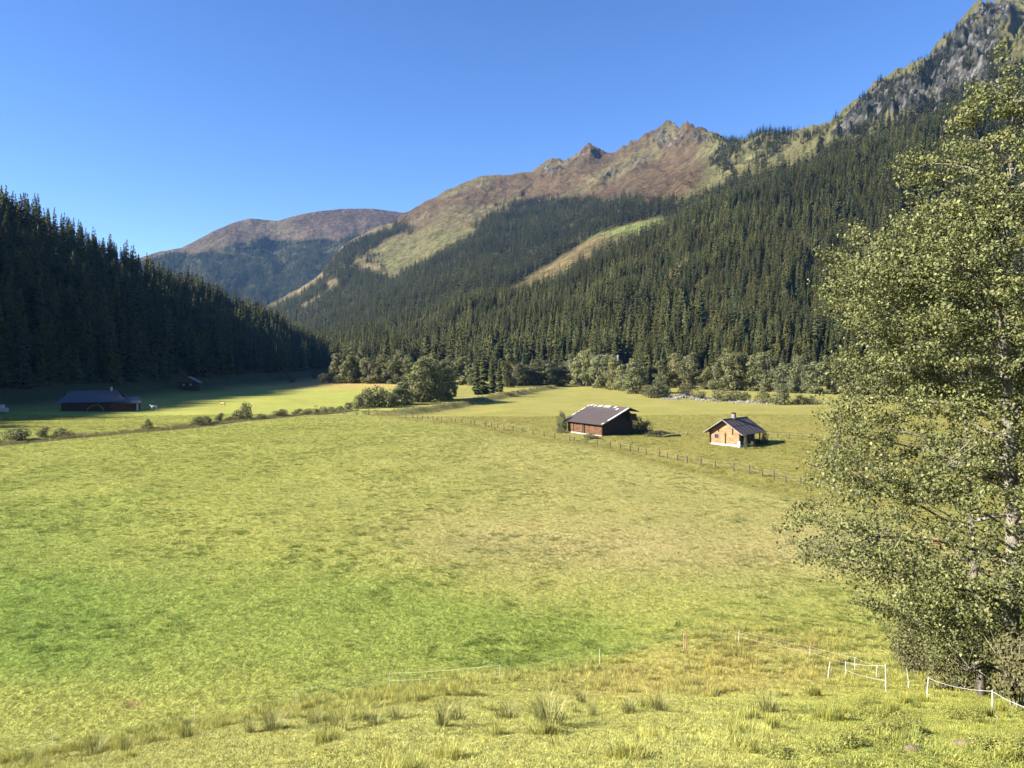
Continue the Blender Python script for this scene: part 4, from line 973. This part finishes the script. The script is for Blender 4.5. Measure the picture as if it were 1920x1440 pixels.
# ------------------------------------------------------------------ the big alder at right
def big_alder():
    gg = np.random.default_rng(909)
    base = hit(1893, 1305); S = base.y/F; H = (1305-70)*S
    o = empty('alder_tree', base); tag(o, 'big leafy alder with pale trunk filling the right of the view', 'alder')
    tab = [(1305, 40), (1230, 210), (1160, 275), (1060, 380), (1000, 385), (930, 385), (880, 400), (790, 350), (700, 330), (650, 298), (560, 315), (480, 330), (440, 320), (400, 245), (340, 200), (270, 180), (190, 100), (130, 55), (70, 8)]
    R = lambda h: .98*np.interp(h, [(1305-y)*S for y, _ in tab], [r*S for _, r in tab])
    V3 = lambda *a: np.array(a, float)
    tr = MB()
    axis = lambda z: V3(.25*math.sin(z*.35)-.1*z/H, .2*math.sin(z*.23+1), z)
    tr.tube([axis(z) for z in np.linspace(-.6, H*.93, 16)], list(np.interp(np.linspace(0, 1, 16), [0, .05, .6, 1], [.34, .27, .15, .02])), 9)
    st2 = lambda z: V3(.55+.06*z, -.5-.03*z, z)
    tr.tube([st2(z) for z in np.linspace(-.6, H*.62, 12)], list(np.linspace(.22, .03, 12)), 8)
    st3 = lambda z: V3(-.5-.03*z, .7+.05*z, z)
    tr.tube([st3(z) for z in np.linspace(-.6, H*.5, 10)], list(np.linspace(.15, .02, 10)), 7)
    tr.build('trunk', 'bark_big', o, True)
    br = MB(); nodes = []; nrad = []
    for i in range(110):
        h0 = H*(.04+.88*gg.random()**.9); az = gg.uniform(0, 2*math.pi)
        src = axis if gg.random() < .65 or h0 > H*.45 else (st2 if gg.random() < .6 else st3)
        d = V3(math.cos(az), math.sin(az), 0); q_ = V3(-d[1], d[0], 0); up = np.interp(h0/H, [0, .3, .7, 1], [.25, .55, .9, 1.6])*gg.uniform(.6, 1.3)
        Lr = max(.4, R(min(H*.98, h0+R(h0)*up*.6)))*gg.uniform(.55, .95); p0 = src(h0); wob = gg.normal()*.25
        pts = [p0+d*Lr*t+q_*Lr*wob*t*t+V3(0, 0, Lr*up*(t-.38*t*t)) for t in np.linspace(0, 1, 7)]
        r0 = .011*Lr+.014
        br.tube(pts, list(np.linspace(r0, .007, 7)), 5, False)
        for a_, b_ in zip(pts[:-1], pts[1:]):
            for f in (0, .5): nodes.append(a_*(1-f)+b_*f)
    br.build('branch', 'bark_big', o, True)
    nodes = np.array(nodes)
    # foliage sprays: points spread through the crown, each on a twig from the nearest limb
    nc_ = 7000; z = H*(.03+.97*gg.random(nc_)); az = gg.uniform(0, 2*math.pi, nc_); rad = R(z)*np.sqrt(gg.uniform(.05, 1.0, nc_))*(.72+.6*fbm(np.cos(az)*2.2+np.sin(az)*1.3+9, z/1.5, 3, 77))
    Pc = np.stack([rad*np.cos(az), rad*np.sin(az), z], 1)
    wgt = (R(z)/R(z).max())*np.interp(z/H, [0, .1, .2, .5], [.5, .85, 1.1, 1])*(fbm(Pc[:, 0]/1.5+Pc[:, 1]/1.9, z/1.1, 2, 5) > .46)
    wgt = wgt*np.where(rad < 1.0, .35, 1.0)
    Pc = Pc[gg.random(nc_) < wgt*1.2]; nc_ = len(Pc)
    tw = MB(); st_ = []
    for p in Pc:
        dd = nodes-p; dd2 = (dd**2).sum(1)+np.where(dd[:, 2] > .2, 4, 0); k = int(np.argmin(dd2)); a_ = nodes[k]
        if (p-a_) @ (p-a_) > 6: a_ = p+(a_-p)*.5
        md_ = (a_+p)/2+V3(0, 0, .08)
        if gg.random() < .6: tw.tube([a_, md_, p], [.011, .008, .004], 3, False)
        st_.append((md_, p+(p-a_)*.12))
    tw.build('twigs', 'bark_big', o, True)
    per = 86; n = nc_*per; A0 = np.repeat(np.array([a for a, _ in st_]), per, 0); A1 = np.repeat(np.array([b for _, b in st_]), per, 0)
    C = A0+(A1-A0)*gg.uniform(0, 1.1, n)[:, None]+gg.normal(size=(n, 3))*np.array([.15, .15, .09])
    rr = np.hypot(C[:, 0], C[:, 1]); C = C[(rr < R(np.clip(C[:, 2], 0, H))*1.1+.2) & (C[:, 2] > .3)]; n = len(C)
    out = np.stack([C[:, 0], C[:, 1], np.zeros(n)], 1); out /= np.linalg.norm(out, axis=1)[:, None]+1e-6
    nr_ = out*.35+np.array([0, 0, .55])+gg.normal(size=(n, 3))*.65; nr_ /= np.linalg.norm(nr_, axis=1)[:, None]
    a = np.cross(nr_, gg.normal(size=(n, 3))); a /= np.linalg.norm(a, axis=1)[:, None]; a[:, 2] -= .25; b = np.cross(nr_, a)
    s = gg.uniform(.052, .105, n)[:, None]
    mid_ = C+nr_*s*.10
    V = np.stack([C-a*s*.55, mid_*0+C-a*s*.05+b*s*.42+nr_*s*.16, C+a*s*.6, C-a*s*.05-b*s*.42+nr_*s*.16], 1).reshape(-1, 3)
    i4 = np.arange(n)*4; Fc = np.concatenate([np.stack([i4, i4+1, i4+2], 1), np.stack([i4, i4+2, i4+3], 1)])
    lv = np.clip(gg.normal(.45, .25, n), 0, 1)
    me = mesh('crown', V, Fc, M['leaf'], False, {'lv': np.repeat(lv, 4)})
    obj('crown', me, o)
big_alder()
def bush(px, base, top, wpx, n, size, mt, label, cat='shrub', lift=0):
    gg = np.random.default_rng(int(px*7)); pos = hit(px, base); h = (base-top)/F*pos.y; wd = wpx/F*pos.y
    o = empty(cat, pos); tag(o, label, cat)
    bl = []
    for i in range(26):
        f = gg.uniform(.12, .95); a = gg.uniform(0, 6.28); r = wd*.5*gg.uniform(.1, .8)*(1-.5*f); s = wd*gg.uniform(.08, .17)
        bl.append((r*math.cos(a), r*math.sin(a), f*h-s*.4, s, s, s))
    V, Fq, lv = leafcloud(gg, bl, n, size)
    obj('crown', mesh('crown', V, Fq, M[mt], False, {'lv': lv}), o)
    q = MB()
    for i in range(14):
        a = gg.uniform(0, 6.28); r = wd*.4*gg.uniform(.2, 1); q.tube([(.1*math.cos(a), .1*math.sin(a), -.2), (r*.4*math.cos(a), r*.4*math.sin(a), h*.5), (r*math.cos(a), r*math.sin(a), h*gg.uniform(.7, 1.05))], [.025, .016, .006], 4)
    q.build('stems', 'alder_bark', o)
    c = o.children[0]; c['tint'] = [.95, .9, .9]
bush(1720, 1268, 1150, 190, 9000, .07, 'shrub', 'brownish twiggy bush below the lowest alder branches', 'shrub')
bush(1800, 1295, 1160, 170, 9000, .07, 'shrub', 'dense dark bush left of the big alder trunk', 'shrub')
bush(1905, 1325, 1180, 150, 8000, .075, 'shrub', 'dark undergrowth bush at the foot of the big alder trunk', 'shrub')

# ------------------------------------------------------------------ grass, rushes, weeds
def tuft_mesh(name, seed, n, h, spread, wid, m, bend=.5):
    gg = np.random.default_rng(seed); V = []; T = []; lv = []
    for i in range(n):
        a = gg.uniform(0, 6.28); r = spread*math.sqrt(gg.random()); b0 = np.array([r*math.cos(a), r*math.sin(a), -.02]); L = h*gg.uniform(.5, 1.15)
        dr = a+gg.normal()*.7; d = np.array([math.cos(dr), math.sin(dr), 0]); q = np.array([-d[1], d[0], 0])*wid*gg.uniform(.7, 1.3)
        be = bend*gg.uniform(.2, 1.1); m1 = b0+d*L*be*.3+np.array([0, 0, L*.55]); tp = b0+d*L*be+np.array([0, 0, L*(1-.35*be)]); o = len(V)
        V += [b0-q, b0+q, m1-q*.8, m1+q*.8, tp]; T += [(o, o+1, o+3), (o, o+3, o+2), (o+2, o+3, o+4)]
        s = gg.random(); lv += [s*.5, s*.5, s*.8+.1, s*.8+.1, s*.8+.2]
    return mesh(name, np.array(V), np.array(T), M[m], False, {'lv': np.array(lv)})
GT = [obj('p', tuft_mesh('tuft', 401+i, 26, .10, .13, .004, 'grass', .7), None, False) for i in range(4)]
GL = [obj('p', tuft_mesh('tuft_long', 411+i, 34, .30, .16, .005, 'grass', .6), None, False) for i in range(3)]
def on_ground(n, y0, y1, um, g, pw=2.0):
    """random points in the wedge in front of the camera between depths y0 and y1"""
    y = (g.random(n)*(y1**pw-y0**pw)+y0**pw)**(1/pw); u = g.uniform(-um, um, n); x = u*y
    return x, y
gp = [on_ground(90000, 9, 26, .74, g), on_ground(330000, 20, 200, .71, g, .8)]
x = np.concatenate([a for a, _ in gp]); y = np.concatenate([b for _, b in gp])
zn = np.concatenate([np.full(len(a), i) for i, (a, _) in enumerate(gp)])
cl = fbm(x/2.2, y/2.2, 3, 61); z = G(x, y); px_, py_ = proj(x, y, z)
zb_ = 14.3-.376*y-.17*np.maximum(-x-2, 0)+.2*np.maximum(y-32, 0)*sstep(0, 12, x)
bankm = (zb_ > z-.35) & (y < 46)
rough = bankm & (fbm(x/1.6, y/1.6, 3, 88) > .44) & (zb_ < 4.0+1.2*(fbm(x/3, y/3, 2, 4)-.5)*2)
k = (g.random(len(x)) < .75+.3*cl)
x, y, z, zn, cl, px_, py_, bankm, rough = (v[k] for v in (x, y, z, zn, cl, px_, py_, bankm, rough))
xt, yt = on_ground(9000, 34, 170, .71, g, 1.3); kt = (fbm(xt/7, yt/9, 3, 131) > .52); xt, yt = xt[kt], yt[kt]
rp = g.integers(2, 9, len(xt)); xt, yt = np.repeat(xt, rp), np.repeat(yt, rp); xt = xt+g.normal(size=len(xt))*.28; yt = yt+g.normal(size=len(xt))*.28
n0 = len(x); x = np.concatenate([x, xt]); y = np.concatenate([y, yt]); zt = G(xt, yt); z = np.concatenate([z, zt])
ext = lambda a, v: np.concatenate([a, np.full(len(xt), v, a.dtype)])
zn, cl, bankm, rough = ext(zn, 1), ext(cl, .5), ext(bankm, False), ext(rough, False); tall = np.arange(len(x)) >= n0
n = len(x); gc = ground_colour(x, y, z)
gc[tall] = gc[tall]*np.array([.62, .76, .62])
sz = g.uniform(.6, 1.3, n)*np.clip((y/32)**.55, .8, 2.4)*(.85+.3*sstep(.55, .72, fbm(x/.9, y/.9, 3, 81)))
lng = (rough & (g.random(n) < .75)) | tall | (bankm & (fbm(x/.8, y/.8, 3, 87) > .74))
vid = np.where(lng, 4+g.integers(0, 3, n), g.integers(0, 4, n))
szz = np.where(lng, (.35+1.0*sstep(.42, .70, fbm(x/.7, y/.7, 3, 83)))*g.uniform(.7, 1.2, n), sz*np.clip(y/34, .5, 1.0))
dark = sstep(.56, .70, fbm(x/.9, y/.9, 3, 81))*(~bankm)
tn = gc*(1-.15*dark[:, None])*tint_arr(n, g, .65, 1.3, .08)*np.where(bankm, g.uniform(.9, 1.25, n), 1)[:, None]
szz = np.where(tall, g.uniform(.35, .75, n), szz); sz = np.where(tall, g.uniform(.7, 1.4, n), sz)
scatter('grass', GT+GL, np.stack([x, y, z], 1), np.stack([g.normal(size=n)*.12, g.normal(size=n)*.12, g.uniform(0, 6.28, n)], 1), np.stack([sz, sz, szz], 1), vid, tn,
        'cropped pasture grass on the near bank and meadow')
def along(pts, n, sp):
    L_ = np.cumsum([0]+[math.dist(a, b) for a, b in zip(pts[:-1], pts[1:])]); t_ = g.uniform(0, L_[-1], n)
    return np.interp(t_, L_, [p[0] for p in pts])+g.normal(size=n)*sp, np.interp(t_, L_, [p[1] for p in pts])+g.normal(size=n)*sp
xa, ya = along(DITCH, 2600, 1.1); xb, yb = along(SCARP, 420, 1.8); x, y = np.concatenate([xa, xb]), np.concatenate([ya, yb]); n = len(x)
sz = g.uniform(1.5, 3.2, n)*(.5+fbm(x/6, y/6, 3, 15)); tn = np.array([[.15, .135, .06]])*tint_arr(n, g, .7, 1.4, .1)
scatter('undergrowth', GL, np.stack([x, y, G(x, y)], 1), np.stack([np.zeros(n), np.zeros(n), g.uniform(0, 6, n)], 1), np.stack([sz*1.3, sz*1.3, sz], 1), g.integers(0, 3, n), tn, 'rough dry growth along the ditch and the scarp')
RU = [tuft_mesh('rush_blades', 431+i, 150, 1.0, .20, .005, 'rush', .5) for i in range(4)]
rush = [(1030, 1358, 62), (952, 1352, 52), (857, 1352, 44), (830, 1362, 40), (745, 1350, 34), (630, 1372, 46), (590, 1360, 36), (512, 1368, 36), (468, 1374, 32), (350, 1386, 36), (180, 1418, 36), (60, 1432, 34), (1110, 1345, 34), (1180, 1338, 36), (1440, 1338, 40), (1240, 1335, 28), (705, 1362, 30), (280, 1398, 30), (1090, 1320, 30), (235, 1408, 34)]
for i, (px, py, hp) in enumerate(sorted(rush)):
    ps = hit(px, py); h = hp/F*ps.y
    o = obj('rush_tussock', RU[i % 4]); o.location = ps; o.rotation_euler = (0, 0, i*1.7); kx, kz = g.uniform(1.3, 2.6), g.uniform(.85, 1.3); o.scale = (h*kx, h*kx*g.uniform(.7, 1.2), h*kz)
    lb = '%s clump of stiff rushes from the left on the near bank' % ORD[i]
    tag(o, lb, 'rush', 'rush tussocks on the near bank')
# weeds under the big alder
def weed_mesh(seed):
    gg = np.random.default_rng(seed); bl = [(gg.normal()*.16, gg.normal()*.16, gg.uniform(.04, .3), .12, .12, .1) for i in range(9)]
    V, Fq, lv = leafcloud(gg, bl, 120, .05, .8); return mesh('weed', V, Fq, M['weed'], False, {'lv': lv})
WD = [obj('p', weed_mesh(441+i), None, False) for i in range(3)]
n = 5200; px = g.uniform(1380, 2000, n); py = g.uniform(1262, 1425, n)
ok = (fbm(px/60, py/24, 3, 12) > .60) & (py > 1290+.0*px-(px-1650)*.06) & (g.random(n) < sstep(1380, 1700, px))
P_ = hitv(px[ok], py[ok]); n = len(P_); s = g.uniform(.22, .6, n)
scatter('weeds', WD, P_, np.stack([np.zeros(n), np.zeros(n), g.uniform(0, 6, n)], 1), np.stack([s, s, s], 1), g.integers(0, 3, n), np.ones((n, 3)), 'leafy green weeds on the bank under the big alder')

# ------------------------------------------------------------------ mountain air
q = MB(); q.box((-15800, -400, -25), (15800, 6700, 1000))
m, nt, b = mat('mountain_air'); nt.nodes.remove(b)
pv = N(nt, 'ShaderNodeVolumePrincipled'); pv.inputs['Color'].default_value = (.20, .48, 1.0, 1); pv.inputs['Density'].default_value = 2.5e-5
nt.links.new(pv.outputs[0], nt.nodes['Material Output'].inputs['Volume'])
hz_ = q.build('haze', m); tag(hz_, 'thin blue mountain air over the valley', None, None, 'stuff')
